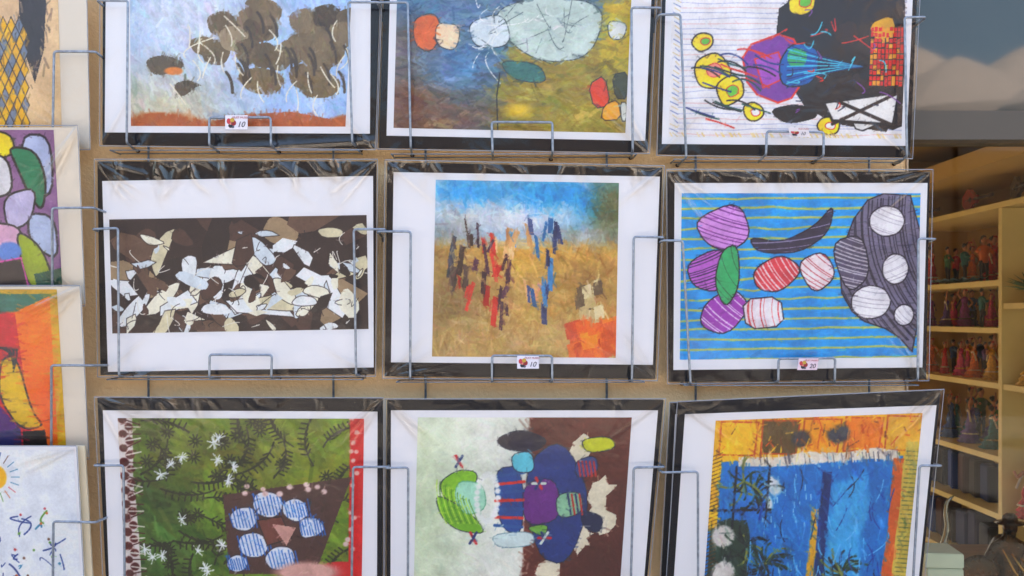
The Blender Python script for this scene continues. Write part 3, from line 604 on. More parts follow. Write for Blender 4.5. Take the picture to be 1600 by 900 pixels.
# ------------------------------------------------------------------ prints
def hit(px, py, p0, n):            # a point seen at that pixel, on the plane of the board
    o = Vector((0, -D0, ZC)); d = Vector(((px-VX)/FPX, 1, (VY-py)/FPX))
    return o+d*((Vector(p0)-o).dot(n)/d.dot(n))
def sleeve(root, quad, nrm, seed, strength, folds_top=16, folds_bot=5, ext=.003):
    rs = np.random.RandomState(seed); tl, tr, br, bl = [np.array(q) for q in quad]
    W = np.linalg.norm(tr-tl); Hh = np.linalg.norm(bl-tl); nx, ny = 260, 200
    u = np.linspace(0, W, nx); v = np.linspace(0, Hh, ny); U, V = np.meshgrid(u, v); z = np.zeros_like(U)
    for k in range(folds_top):
        a = rs.rand()*W; th = rs.randn()*.55+.35; ln = .018+.03*rs.rand(); wd = .003+.006*rs.rand()
        du = U-a; t = du*math.sin(th)+V*math.cos(th); s_ = du*math.cos(th)-V*math.sin(th)+.004*np.sin(t*90+k)
        z += strength*.0032*rs.choice([1, 1, -.6])*np.exp(-(s_/wd)**2)*np.exp(-np.clip(t, 0, 9)/ln)
    for k in range(folds_bot):
        a = rs.rand()*W; th = rs.randn()*.9; ln = .012+.02*rs.rand(); wd = .003+.006*rs.rand(); Vb = Hh-V
        du = U-a; t = du*math.sin(th)+Vb*math.cos(th); s_ = du*math.cos(th)-Vb*math.sin(th)
        z += strength*.0013*np.exp(-(s_/wd)**2)*np.exp(-np.clip(t, 0, 9)/ln)
    for k in range(9):      # long, faint creases running in from the corners
        cx, cy = (0 if rs.rand() < .5 else W), (0 if rs.rand() < .6 else Hh); th = math.atan2((Hh/2-cy), (W/2-cx))+rs.randn()*.25
        du = U-cx; dv = V-cy; t = du*math.cos(th)+dv*math.sin(th); s_ = -du*math.sin(th)+dv*math.cos(th)
        z += .0013*np.exp(-(s_/.0028)**2)*np.exp(-((t-.05)/.06)**2)
    g = rs.rand(9, 9)     # slow billow of the film
    gu = U/W*7.99; gv = V/Hh*7.99; iu = np.minimum(gu.astype(int), 7); iv = np.minimum(gv.astype(int), 7); fu = gu-iu; fv = gv-iv
    fu = fu*fu*(3-2*fu); fv = fv*fv*(3-2*fv)
    z += .0012*((g[iv, iu]*(1-fu)+g[iv, iu+1]*fu)*(1-fv)+(g[iv+1, iu]*(1-fu)+g[iv+1, iu+1]*fu)*fv)
    z = np.maximum(z, -.0006)
    s0 = U/W; t0 = V/Hh
    s0 = -ext/W+s0*(1+2*ext/W); t0 = -ext/Hh+t0*(1+2*ext/Hh)
    co = ((1-t0)*(1-s0))[..., None]*tl+((1-t0)*s0)[..., None]*tr+(t0*s0)[..., None]*br+(t0*(1-s0))[..., None]*bl
    co = co+(z+.0035)[..., None]*np.array(nrm)
    vs = co.reshape(-1, 3).tolist(); idx = np.arange(nx*ny).reshape(ny, nx)
    q = np.stack([idx[1:, :-1], idx[1:, 1:], idx[:-1, 1:], idx[:-1, :-1]], -1).reshape(-1, 4).tolist()
    sl_ = mesh_obj('sleeve', vs, q, M['film'], root, True)
    gy, gx = np.gradient(z, Hh/(ny-1), W/(nx-1)); cr = np.clip(np.hypot(gx, gy)*2.2-.12, 0, 1).reshape(-1)
    ca = sl_.data.attributes.new('crease', 'FLOAT', 'POINT'); ca.data.foreach_set('value', cr.astype(np.float32))
    b = MB(); N = Vector(nrm)
    e = [Vector(co[j, i]) for (j, i) in ((0, 0), (0, nx-1), (ny-1, nx-1), (ny-1, 0))]
    b.tube([e[0], e[1]], .0009, 6); b.tube([e[1], e[2]], .0006, 6); b.tube([e[2], e[3]], .0009, 6); b.tube([e[3], e[0]], .0006, 6)
    b.build('seam', M['seam'], sl_)
def art_print(board, white, pic, dt, db, fn, seed, label, wr=1.0, npx=270, back='black', dl=0.0, group='sleeved prints in the wire racks', film=True, thick=.005):
    # corners are TL, TR, BR, BL
    q = [P(*board[0], dt+dl), P(*board[1], dt), P(*board[2], db), P(*board[3], db+dl)]
    n = ((q[2]-q[0]).cross(q[1]-q[3])).normalized()
    if n.y > 0: n = -n
    c0 = (q[0]+q[1]+q[2]+q[3])/4
    q = [hit(*board[i], c0, n) for i in range(4)]
    base = (q[2]+q[3])/2
    root = empty('art_print', base); tag(root, label, 'print', group)
    b = MB(); b.slab([q[3], q[2], q[1], q[0]], n, -thick, 0); b.build('backing_board', M[back], root)
    if white:
        wq = [hit(*p, c0, n) for p in white]
        b = MB(); b.slab([wq[3], wq[2], wq[1], wq[0]], n, .0004, .0010); pp = b.build('paper_sheet', M['white'], root); off = .0014
    else: pp = root; off = .0006
    if fn: paint_picture(pp, [hit(*p, c0, n) for p in pic], n, off, fn, seed, npx)
    if film: sleeve(root, q, n, seed+7, wr, 22 if wr > .8 else 10)
    return root
# top row
art_print([(161,-106),(596,-106),(585,232),(160,226)], [(166,-80),(580,-80),(578,209),(164,207)], [(203,-66),(552,-66),(540,198),(205,197)], .055, .045, pic_blue_rust, 1,
          'pale blue and brown print with a rust band at its foot, top row', 1.5)
art_print([(603,-100),(1028,-100),(1012,238),(592,231)], [(611,-78),(1021,-78),(1008,220),(604,212)], [(622,-60),(989,-60),(977,208),(615,200)], .055, .045, pic_blue_olive, 2,
          'blue and olive print with orange patch at its left, middle of top row', .5)
art_print([(1038,-94),(1437,-94),(1422,246),(1028,241)], [(1042,-74),(1429,-74),(1416,228),(1034,225)], [(1051,-64),(1420,-64),(1408,217),(1044,214)], .055, .045, pic_white_yellow_facets, 3,
          'white ground print with black, yellow and purple shapes, top row beside the window', .4)
# middle row
art_print([(152,252),(588,252),(585,585),(157,586)], [(160,283),(583,275),(586-2,574),(169,581)], [(171,343),(573,336),(576,514),(176,521)], .060, .045, pic_brown_white_facets, 4,
          'wide dark brown and off-white print between two broad white bands', 1.6)
art_print([(605,253),(1035,262),(1024,592),(601,588)], [(615,269),(1031,276),(1020,570),(611,566)], [(681,281),(967,286),(962,559),(675,557)], .060, .042, pic_sand_sky, 5,
          'nearly square sand coloured print with blue top and orange corner, very centre', 1.0)
art_print([(1043,268),(1453,268),(1447,592),(1045,597)], [(1054,286),(1449,286),(1441,574),(1052,578)], [(1065,302),(1438,302),(1432,558),(1062,562)], .060, .045, pic_blue_stripes, 6,
          'bright blue print with thin yellow stripes and grey, white and lilac shapes', .9)
# bottom row
art_print([(152,622),(598,623),(597,962),(168,962)], [(161,641),(590,643),(589,945),(172,945)], [(184,653),(569,654),(565,935),(198,935)], .090, .045, pic_green_leaf, 7,
          'green leaf pattern print with white stars and a red strip, bottom row', .9)
art_print([(605,625),(1037,625),(1006,962),(604,962)], [(611,641),(1028,641),(1003,945),(610,945)], [(653,652),(987,652),(967,935),(646,935)], .090, .045, pic_cream_brown, 8,
          'print half pale cream, half red brown, with green and blue shapes', .4)
art_print([(1060,629),(1470,610),(1434,962),(1039,962)], [(1070,647),(1463,633),(1431,945),(1050,945)], [(1118,657),(1441,645),(1411,935),(1098,935)], .105, .05, pic_yellow_blue, 9,
          'print with yellow band above blue panels and dark fronds, bottom right', .3)
art_print([(1048,630),(1455,626),(1424,962),(1030,962)], [(1055,647),(1446,642),(1420,945),(1040,945)], None, .088, .035, None, 10,
          'black backed print mostly hidden behind the yellow and blue one', .3)
# left column
G0 = 'cream bordered prints in the left rack'
art_print([(-262,-45),(134,-45),(140,232),(-250,232)], None, [(-222,-35),(90,-35),(97,215),(-215,215)], .060, .050, pic_lozenge, 11,
          'beige print with yellow and grey lozenges, topmost in the left column', 0, back='cream', group=G0)
art_print([(-262,199),(121,199),(132,475),(-250,475)], None, [(-222,203),(84,203),(98,458),(-215,458)], .098, .055, pic_violet_facets, 12,
          'violet, green and white print with black outlines, at the left edge', 0, back='cream', group=G0)
art_print([(-262,448),(125,448),(138,714),(-250,716)], None, [(-222,452),(89,452),(104,706),(-215,706)], .098, .055, pic_red_orange, 13,
          'red and orange print with a yellow shape, at the left edge', 0, back='cream', group=G0)
art_print([(-262,698),(119,698),(134,975),(-250,975)], None, [(-240,703),(115,703),(129,965),(-230,965)], .104, .06, pic_scatter, 14,
          'white print with yellow disc and small coloured marks, bottom left', 0, back='white', group=G0)
art_print([(-262,697),(132,697),(149,975),(-250,975)], None, None, .090, .045, None, 15,
          'plain cream card behind the white print with the yellow disc, lower left', 0, back='cream2', group=G0, film=False)

# ------------------------------------------------------------------ wire racks
WR = .0023; rw = random.Random(3)
M['rust'] = mat('rusty_weld', lc(84, 58, 44), .8, var=.3, vscale=200)
def hook(par, pts, name='side_hook', r=WR):
    pts = [Vector(p) for p in pts]
    for i in range(1, len(pts)-1): pts[i] = pts[i]+Vector((rw.gauss(0, .0006), 0, rw.gauss(0, .0006)))
    b = MB(); b.tube(pts, r, 8, bend=.006); o = b.build(name, M['wire'], par, True)
    b = MB(); b.ball(pts[-1]+Vector((0, .004, 0)), .0042, .0036, .0036, 8); b.build('weld_bead', M['rust'], o, True)
    return o
def back(p, y, dz=0.0, dx=0.0): return Vector((p.x+dx, y, p.z+dz))
def pocket(rack, L, Rr, C, yb, xl, xr, df, db_, low=None):
    """L=(side x, corner x, corner y, foot x, foot y) in photo units; C=(x0,x1,ytop,yfoot)"""
    pr = MB()
    z = P(0, yb, .04).z-.004
    xa, xb = P(xl, yb, .03).x, P(xr, yb, .03).x
    for yy in (-.012, -df+.022):
        pr.tube([(xa+.02, yy, z-.001*(yy < -.02)), (xb-.02, yy, z-.001*(yy < -.02))], .0010, 6)
    for k in range(2):
        xx = xa+.02+(xb-xa-.04)*k
        pr.tube([(xx, -.01, z-.001), (xx, -df+.022, z-.001)], .0016, 6)
    pk = pr.build('pocket', M['wire'], rack, True)
    for (sx, cx, cy, fx, fy) in (L, Rr):
        s0 = P(sx, cy, df); c0 = P(cx, cy, df); f0 = P(fx, fy, db_)
        inn = .014 if cx < sx else -.014
        hook(pk, [back(s0, -.004, -.012, 0), back(s0, -.012, -.004), s0, c0, f0, back(f0, -.02, -.004, inn*.3), back(f0, -.006, -.004, inn*.3)])
    if C:
        x0, x1, yt, yf = C
        a, b_, c_, d_ = P(x0, yf, db_), P(x0, yt, db_), P(x1, yt+.5, db_), P(x1, yf, db_)
        hook(pk, [back(a, -.01, -.004), a, b_, c_, d_, back(d_, -.01, -.004)], 'centre_hook')
    return pk
def rack(label, x_up, pockets, group='galvanised wire racks'):
    r = empty('wire_rack', P(sum(x_up)/2, 960, .01)); tag(r, label, 'wire rack', group)
    for x in x_up:
        b = MB(); b.tube([P(x, -140, .008), P(x, 985, .008)], WR, 8); b.build('upright', M['wire'], r, True)
    for p in pockets: pocket(r, *p)
    return r
rack('wire rack holding the three prints just right of the left column', (232, 521), [
    ((152,200,1,197,223), (592,544,3,551,222), (327,423,183,226), 233, 165, 580, .080, .072),
    ((145,185,357,187,588), (600,553,358,557,586), (328,424,553,590), 588, 160, 585, .080, .072),
    ((146,193,727,195,962), (604,552,730,549,962), (328,424,925,962), 964, 165, 592, .100, .075)])
rack('wire rack holding the three prints down the middle of the photo', (665, 948), [
    ((590,637,4,642,230), (1032,987,12,989,234), (769,863,191,237), 239, 598, 1008, .080, .072),
    ((590,641,362,641,592), (1037,990,370,988,594), (769,863,556,596), 592, 606, 1020, .080, .072),
    ((603,638,731,637,962), (1038,990,730,984,962), (769,863,925,962), 964, 606, 1010, .100, .075)])
rack('wire rack holding the three prints at the right, next to the shop window', (1087, 1358), [
    ((1030,1063,22,1072,246), (1447,1413,27,1416,244), (1198,1287,205,242), 247, 1034, 1418, .080, .072),
    ((1035,1067,376,1079,600), (1462,1434,373,1434,594), (1217,1305,560,597), 597, 1050, 1442, .080, .072),
    ((1036,1090,738,1090,962), (1471,1437,728,1424,962), (1217,1305,925,962), 964, 1048, 1440, .112, .085)])
rack('wire rack holding the cream bordered prints at the left edge', (-180, 60), [
    ((-290,-240,80,-240,222), (149,85,81,82,222), None, 228, -250, 130, .078, .074),
    ((-290,-240,325,-240,465), (146,81,325,81,465), None, 472, -250, 126, .110, .072),
    ((-290,-240,571,-240,705), (145,80,571,80,705), None, 713, -250, 132, .110, .072),
    ((-290,-240,815,-240,962), (149,83,815,83,962), None, 972, -250, 138, .116, .078)])

# ------------------------------------------------------------------ price tags
def text_obj(name, s, size, loc, mt, parent, shear=0):
    cu = bpy.data.curves.new(name, 'FONT'); cu.body = s; cu.size = size; cu.align_x = 'CENTER'; cu.shear = shear; cu.extrude = .0001
    t = bpy.data.objects.new(name, cu); S.collection.objects.link(t)
    bpy.context.view_layer.update(); me = bpy.data.meshes.new_from_object(t.evaluated_get(bpy.context.evaluated_depsgraph_get()))
    bpy.data.objects.remove(t); me.materials.clear(); me.materials.append(mt); me.name = name
    o = bpy.data.objects.new(name, me); S.collection.objects.link(o); o.parent = parent; o.location = Vector(loc); o.rotation_euler = (R(90), 0, 0)
    return o
ink = flat('dark_ink', 36, 40, 52); redink = flat('red_ink', 176, 62, 70)
def price_tag(x0, y0, x1, y1, d, label, num='10', tilt=0, skew=0, pink=False):
    a, c = P(x0, y1, d), P(x1, y0, d); w_, h_ = c.x-a.x, c.z-a.z; sk = skew*w_
    r = empty('price_tag', (a.x+w_/2, -d, a.z)); tag(r, label, 'price tag', 'price tags clipped to the hooks')
    yy = -d
    b = MB(); b.slab([Vector((a.x-sk, yy, a.z)), Vector((c.x-sk, yy, a.z)), Vector((c.x, yy-tilt, c.z)), Vector((a.x, yy-tilt, c.z))], Vector((0, -1, 0)), 0, .0006)
    card = b.build('card', flat('pink_card' if pink else 'white_card', 232, 206 if pink else 226, 214 if pink else 232), r)
    cx, cz = a.x+w_*.26-sk*.5, a.z+h_*.45
    for (dx, dz, rx, rz, q) in [(-.1, .12, .09, .2, (196, 60, 70)), (.06, .2, .1, .16, (200, 160, 60)), (.12, .0, .11, .2, (150, 40, 44)), (-.02, -.2, .1, .16, (36, 38, 46)), (.08, -.28, .07, .1, (90, 100, 110)), (-.02, .0, .08, .14, (226, 140, 120))]:
        b = MB(); m_ = 14; V = [(cx+dx*w_+rx*w_*math.cos(k*6.2832/m_), yy-.0011-tilt*.5-.0001*dz, cz+dz*h_+rz*h_*math.sin(k*6.2832/m_)) for k in range(m_)]
        V += [(v[0], v[1]+.0002, v[2]) for v in V]
        b.add(V, [tuple(range(m_))]+[(k, (k+1) % m_, (k+1) % m_+m_, k+m_) for k in range(m_)]); b.build('emblem', flat('tag_%d_%d_%d' % q, *q), card)
    text_obj('writing', 'MUST MUSEO', h_*.2, (w_*.2-sk*.6, -.0013-tilt*.8, h_*.76), redink, r)
    text_obj('number', num, h_*.55, (w_*.2-sk*.4, -.0013-tilt*.4, h_*.16), ink, r, .3)
    b = MB()
    b.tube([Vector((a.x+w_*.4, yy-.0005, c.z-h_*.1)), Vector((a.x+w_*.4, yy+.002, c.z+.0035)), Vector((a.x+w_*.4, yy+.006, c.z-h_*.05))], .0006, 6, bend=.002); b.build('clip', M['wire'], r, True)
price_tag(352, 180, 387, 202, .0757, 'white price tag reading 10 on the hook before the rust band print')
price_tag(808, 556, 842, 576, .0757, 'white price tag reading 10 on the hook under the sand coloured print')
price_tag(1248, 560, 1279, 578, .0757, 'small pinkish price tag on the hook under the blue striped print', '20', pink=True, skew=.08)
price_tag(1230, 200, 1261, 214, .0757, 'small tilted white price tag on the hook under the top right print', '10', tilt=.006, skew=-.15)

# ------------------------------------------------------------------ shelves in the shop
unit = empty('shelf_unit', (XS, Y(4.1), 0)); tag(unit, 'pale yellow open shelf unit along the side wall of the shop', 'shelves')
YP = Y(3.56); T = .020
def shelf(h, y0, y1, t=T): 
    b = MB(); b.box(XS+.001, XW-.001, y0, y1, H(h)-t, H(h)); b.build('shelf', M['shelf'], unit)
hh = {'top': .412, 's1': .133, 's2': -.040, 's3': -.240, 's4': -.504, 's5': -.71}
b = MB(); b.box(XS-.004, XW-.0005, YP-.012, YP+.012, .02, H(.41)-.021); b.build('divider', M['shelf'], unit)
for k, v in hh.items():
    if k == 'top':
        shelf(v, 1.0, YB-.003)
    else: shelf(v, YP+.013, YB-.003)
for v in (.048, -.24, -.70, -.96): shelf(v, 1.0, YP-.013)
for v in (-.93, -1.2): shelf(v, YP+.013, YB-.003)

def copy_tree(o, parent=None):
    c = o.copy(); S.collection.objects.link(c)
    if parent: c.parent = parent
    for ch in o.children: copy_tree(ch, c)
    return c
skin = flat('figurine_skin', 190, 130, 96); hair = flat('black_hair', 26, 20, 20, rough=.35)
def dancer(col, name_c, arms=0):
    r = empty('figurine', (0, 0, 0)); dm = flat('dress_'+name_c, *col, var=.5, vscale=140)
    b = MB(); prof = [(.030, 0), (.034, .004), (.024, .012), (.029, .017), (.019, .028), (.024, .032), (.0165, .045), (.019, .056), (.017, .064), (.010, .084), (.013, .098), (.014, .106), (.006, .113)]
    b.lathe(prof, (0, 0, 0), 28, lambda a, z: 1+((.13*math.sin(7*a+z*60)+.55*max(0, math.cos(a-1.2))**3) if z < .04 else 0)); b.build('dress', dm, r, True)
    b = MB()
    b.tube([(0, 0, .108), (0, 0, .12)], .0045, 8); b.ball((0, 0, .129), .0085, .009, .011)
    ar = [[(.012, 0, .108), (.028, -.004, .122), (.012, -.006, .148)], [(.012, 0, .108), (.03, -.003, .09), (.016, -.012, .075)]][arms]
    al = [[(-.012, 0, .108), (-.03, -.002, .094), (-.04, -.012, .108)], [(-.012, 0, .108), (-.028, 0, .126), (-.01, -.004, .15)]][arms]
    b.tube(ar, [.0045, .0035, .0028], 7, bend=.006); b.tube(al, [.0045, .0035, .0028], 7, bend=.006)
    b.ball(ar[-1], .0035); b.ball(al[-1], .0035); b.build('body', skin, r, True)
    b = MB(); b.ball((0, .003, .132), .0095, .009, .0105); b.ball((0, .011, .134), .006); b.build('hair', hair, r, True)
    sh = flat('shawl_'+['cream', 'black', 'gold'][len(protos) % 3], *[(214, 200, 176), (30, 26, 32), (206, 150, 50)][len(protos) % 3], var=.4, vscale=90)
    b = MB(); b.tube([(-.034, -.006, .07), (-.014, .004, .105), (0, .009, .100), (.015, .003, .106), (.03, -.01, .066)], [.003, .006, .007, .006, .003], 8, bend=.008); b.build('shawl', sh, r, True)
    b = MB(); b.lathe([(.0255, .028), (.0262, .030), (.0235, .0325)], (0, 0, 0), 28, lambda a, z: 1+.13*math.sin(7*a+z*60)); b.build('ruffle', sh, r, True)
    b = MB(); b.ball((.008, -.001, .138), .004); b.ball((-.002, -.004, .139), .003); b.build('flower', flat('red_flower', 190, 40, 40), r, True)
    return r
def guitarist(col, name_c):
    r = empty('figurine', (0, 0, 0)); dm = flat('suit_'+name_c, *col, var=.2, vscale=60); tr_ = flat('dark_trousers', 34, 30, 38)
    b = MB(); b.tube([(-.01, 0, 0), (-.012, -.004, .035), (-.008, 0, .065)], [.005, .006, .009], 9, bend=.01); b.tube([(.012, 0, 0), (.013, .002, .035), (.008, 0, .065)], [.005, .006, .009], 9, bend=.01); b.build('trousers', tr_, r, True)
    b = MB(); b.lathe([(.012, .06), (.014, .068), (.013, .08), (.018, .1), (.016, .108), (.006, .114)], (0, 0, 0), 18)
    b.tube([(.014, 0, .106), (.028, -.01, .09), (.01, -.022, .082)], [.006, .005, .0035], 8, bend=.006); b.tube([(-.014, 0, .106), (-.03, -.008, .092), (-.03, -.022, .098)], [.006, .005, .0035], 8, bend=.006); b.build('jacket', dm, r, True)
    b = MB(); b.tube([(0, 0, .11), (0, 0, .12)], .0045, 8); b.ball((0, 0, .13), .0088, .009, .0115); b.ball((.01, -.023, .082), .004); b.ball((-.03, -.023, .099), .004); b.build('body', skin, r, True)
    b = MB(); b.ball((0, .002, .134), .0098, .0095, .0098); b.build('hair', hair, r, True)
    return r
protos = {}
def proto(kind):
    if kind not in protos:
        C_ = {'red': (190, 34, 36), 'purple': (124, 44, 130), 'pink': (206, 66, 120), 'orange': (206, 104, 36), 'blue': (44, 80, 150), 'teal': (36, 104, 110), 'violet': (88, 60, 140), 'yellow': (210, 160, 50), 'white': (206, 196, 190), 'green': (50, 104, 60)}
        if kind.startswith('m'): o = guitarist(C_[kind[1:]], kind[1:])
        else: o = dancer(C_[kind], kind, len(protos) % 2)
        protos[kind] = [o, False]
    return protos[kind]
rr = random.Random(5)
def place(kind, D, X, h, label, group, s=1.0):
    p = proto(kind)
    if not p[1]: o = p[0]; p[1] = True
    else: o = copy_tree(p[0])
    o.location = (X, Y(D), H(h)); o.rotation_euler = (0, 0, R(rr.uniform(-50, 50)+35)); o.scale = (s*rr.uniform(.6, 1.0), s*rr.uniform(.6, 1.0), s)
    tag(o, label, 'figurine', group)
ordn = ['leftmost', 'second from left', 'third from left', 'fourth from left', 'fifth from left', 'sixth from left', 'seventh from left', 'eighth from left', 'ninth from left', 'tenth from left', 'eleventh from left', 'twelfth from left']
rows = [('s1', 'on shelf below the guitars', ['red', 'mred', 'mgreen', 'orange', 'mteal', 'red', 'morange', 'yellow'], 1.22),
        ('s2', 'on second figurine shelf', ['purple', 'pink', 'violet', 'mblue', 'purple', 'pink', 'mteal', 'violet'], 1.02),
        ('s3', 'on third figurine shelf', ['orange', 'mblue', 'red', 'pink', 'pink', 'mviolet', 'orange', 'mblue', 'yellow'], .98),
        ('s4', 'on lowest figurine shelf', ['mteal', 'teal', 'blue', 'mblue', 'violet', 'mgreen', 'teal'], 1.2)]
for key, nm, kinds, sc in rows:
    n_ = len(kinds)
    for i, kd in enumerate(kinds):
        D = 4.36-(4.36-3.80)*i/(n_-1)
        col = kd[1:] if kd.startswith('m') and kd[1:] in ('red', 'green', 'teal', 'orange', 'blue', 'violet') else kd
        what = 'man figurine in %s jacket' % col if col != kd else 'dancer figurine in %s dress' % col
        place(kd, D, 1.83+.07*(i % 2)+.01*rr.random(), hh[key], '%s, %s, %s' % (what, ordn[i], nm), 'dancer figurines on the shop shelves', sc*rr.uniform(.92, 1.08))
for key, nm, kinds, sc in rows:
    for i, kd in enumerate(kinds[::-1][:6]):
        D = 4.30-.5*i/5; col = kd[1:] if kd in ('mred', 'mgreen', 'mteal', 'morange', 'mblue', 'mviolet') else kd
        place(kd, D, 1.975+.015*rr.random(), hh[key], ('man figurine in %s jacket' if col != kd else 'dancer figurine in %s dress') % col+', back row, %s, %s' % (ordn[i], nm), 'dancer figurines on the shop shelves', sc*rr.uniform(1.0, 1.2))
place('yellow', 3.46, 1.80, -.24, 'dancer figurine in yellow dress right of the shelf divider', 'dancer figurines on the shop shelves', 1.25)
place('red', 3.46, 1.80, -.70, 'dancer figurine in red dress low down right of the divider', 'dancer figurines on the shop shelves', 1.5)
# framed backdrop card behind the top dancers, pale blue fan, boxes
def abox(name, D, X, h, sx, sy, sz, rz, col, label, cat, group=None, cname=None):
    r = empty(name, (X, Y(D), H(h))); r.rotation_euler = (0, 0, R(rz)); tag(r, label, cat, group)
    bm = bmesh.new(); bmesh.ops.create_cube(bm, size=1)
    for v in bm.verts: v.co = Vector((v.co.x*sx, v.co.y*sy, (v.co.z+.5)*sz))
    bmesh.ops.bevel(bm, geom=bm.edges[:], offset=min(sx, sy, sz)*.06, segments=2, affect='EDGES')
    me = bpy.data.meshes.new('carton'); bm.to_mesh(me); bm.free(); me.materials.append(flat(cname or 'box_%d_%d_%d' % col, *col))
    o = bpy.data.objects.new('carton', me); S.collection.objects.link(o); o.parent = r
    if cname: return r
    b = MB(); b.box(-sx/2+.004, sx/2-.004, -sy/2-.0012, -sy/2-.0002, sz*.2, sz*.75); lm = flat('box_label_paper', 90, 84, 70)
    me2 = bpy.data.meshes.new('front_label'); me2.from_pydata(b.v, [], b.f); me2.materials.append(lm); o2 = bpy.data.objects.new('front_label', me2); S.collection.objects.link(o2); o2.parent = r
    return r
r = empty('backdrop_card', (2.06, Y(4.05), H(.133))); tag(r, 'orange and red picture card standing behind the red dressed figurines', 'card')
b = MB(); b.box(2.05, 2.056, Y(4.30), Y(3.80), H(.135), H(.335)); b.build('card', flat('orange_card', 190, 110, 60, var=.5, vscale=26), r)
b = MB(); b.box(2.045, 2.0495, Y(4.2), Y(3.9), H(.16), H(.31)); b.build('printed_panel', flat('red_panel', 150, 60, 44, var=.6, vscale=30), r)
for (hk, d0, d1, hi, c_, q, nm) in [('s2', 4.0, 3.82, .13, 'grey_card', (120, 116, 110), 'grey framed card behind the dancers on the second figurine shelf'), ('s3', 4.12, 3.92, .16, 'tan_card', (170, 136, 84), 'tan framed card behind the dancers on the third figurine shelf'), ('s4', 4.15, 3.85, .2, 'slate_card', (84, 92, 104), 'slate framed card behind the figurines on the lowest figurine shelf')]:
    r = empty('framed_card', (2.08, Y((d0+d1)/2), H(hh[hk]))); tag(r, nm, 'card')
    b = MB(); b.box(2.07, 2.08, Y(d1), Y(d0), H(hh[hk]+.001), H(hh[hk]+hi)); b.build('frame', flat('dark_frame', 70, 54, 36), r)
    b = MB(); b.box(2.066, 2.0695, Y(d1)+.012, Y(d0)-.012, H(hh[hk]+.014), H(hh[hk]+hi-.012)); b.build('card', flat(c_, *q, var=.4, vscale=22), r)
r = empty('hand_fan', (1.80, Y(4.05), H(.133))); tag(r, 'open pale blue hand fan lying flat before the red figurines', 'fan')
b = MB(); V = [(1.83, Y(4.05), H(.136))]
for k in range(21):
    a = math.pi*(.5+k/20); V.append((1.84+.075*math.cos(a)*.9, Y(4.08)+.24*math.sin(a), H(.137)+(.012 if k % 2 else .02)))
b.add(V, [(0, k, k+1) for k in range(1, 21)]); b.build('fan_leaf', flat('pale_blue_silk', 120, 160, 190), r)
for k in range(6): 
    a = math.pi*(.5+k/5); b = MB(); b.tube([(1.83, Y(4.05), H(.137)), (1.84+.06*math.cos(a), Y(4.08)+.2*math.sin(a), H(.147))], .0012, 5); b.build('rib', flat('fan_rib', 60, 60, 60), r)
bc = [(14, 26, 80), (28, 34, 52), (12, 62, 150), (66, 30, 20), (44, 34, 26), (18, 38, 90)]
for key, hz, nm in (('s5', .17, 'fifth'),):
    for i in range(6):
        abox('souvenir_box', 4.34-.1*i, 1.86, hh[key], .1, .075, hz*(.75+.2*rr.random()), 80+rr.uniform(-8, 8), bc[i],
             ['navy', 'slate grey', 'bright blue', 'brown', 'taupe', 'dull blue'][i]+' souvenir box, '+ordn[i]+' on the %s shelf down' % nm, 'box', 'souvenir boxes on the lower shelves')
for i in range(6):
    abox('souvenir_box', 4.34-.1*i, 1.86, -.93, .1, .08, .17*(.75+.2*rr.random()), 80+rr.uniform(-8, 8), bc[(i+2) % 6],
             ['bright blue', 'brown', 'taupe', 'dull blue', 'navy', 'slate grey'][i]+' souvenir box, '+ordn[i]+' on the dim bottom shelf', 'box', 'souvenir boxes on the lower shelves')
# toy guitars
def guitar(D, X, h, rz, L, col, cname, label):
    r = empty('toy_guitar', (X, Y(D), H(h))); tag(r, label, 'toy guitar', 'toy guitars on the top shelf'); r.rotation_euler = (0, 0, R(rz))
    loc = wloc(r); gm = flat('guitar_'+cname, *col, rough=.25)
    def ol(k):
        pts = []
        for i in range(40):
            t = i/39*2*math.pi; x = -math.cos(t)
            wv = .145+.035*math.cos(2*(x+.1)*2.2)-.03*x
            pts.append((x*.22*L+.22*L, math.copysign(1, math.sin(t))*wv*L*(abs(math.sin(t))**.5)*k))
        return pts
    o_ = ol(1); V = [(p[0], -.03*L, p[1]+.17*L) for p in o_]+[(p[0], .03*L, p[1]+.17*L) for p in o_]; n_ = 40
    def loc_mesh(name, b, mt, sm=False):
        me = bpy.data.meshes.new(name); me.from_pydata([tuple(v) for v in b.v], [], b.f); me.materials.append(mt)
        if sm: me.polygons.foreach_set('use_smooth', [True]*len(me.polygons))
        o = bpy.data.objects.new(name, me); S.collection.objects.link(o); o.parent = r
    b = MB(); b.add(V, [tuple(range(n_)), tuple(range(2*n_-1, n_-1, -1))]+[(k, (k+1) % n_, (k+1) % n_+n_, k+n_) for k in range(n_)]); loc_mesh('body', b, gm)
    b = MB(); b.box(.4*L, .86*L, -.035*L, -.01*L, .15*L, .19*L); loc_mesh('neck', b, flat('guitar_neck', 44, 28, 22))
    b = MB(); b.box(.86*L, 1.0*L, -.03*L, -.012*L, .14*L, .2*L); loc_mesh('headstock', b, flat('guitar_neck', 44, 28, 22))
    b = MB(); b.lathe([(.045*L, 0), (.045*L, .002)], (0, 0, 0), 20); b.v = [(v[0]+.27*L, -.031*L-v[2], v[1]+.17*L) for v in b.v]; loc_mesh('sound_hole', b, flat('hole_black', 14, 12, 12))
    b = MB()
    for s_ in (-1, 0, 1): b.tube([(.12*L, -.038*L, .17*L+s_*.009*L), (.95*L, -.038*L, .17*L+s_*.008*L)], .0005, 4)
    loc_mesh('strings', b, M['alu'])
guitar(4.42, 1.80, .412, -90, .24, (40, 38, 44), 'black', 'black toy guitar lying at the left on the top shelf')
guitar(3.94, 1.79, .412, -90, .25, (132, 30, 24), 'red', 'red toy guitar in the middle of the top shelf')
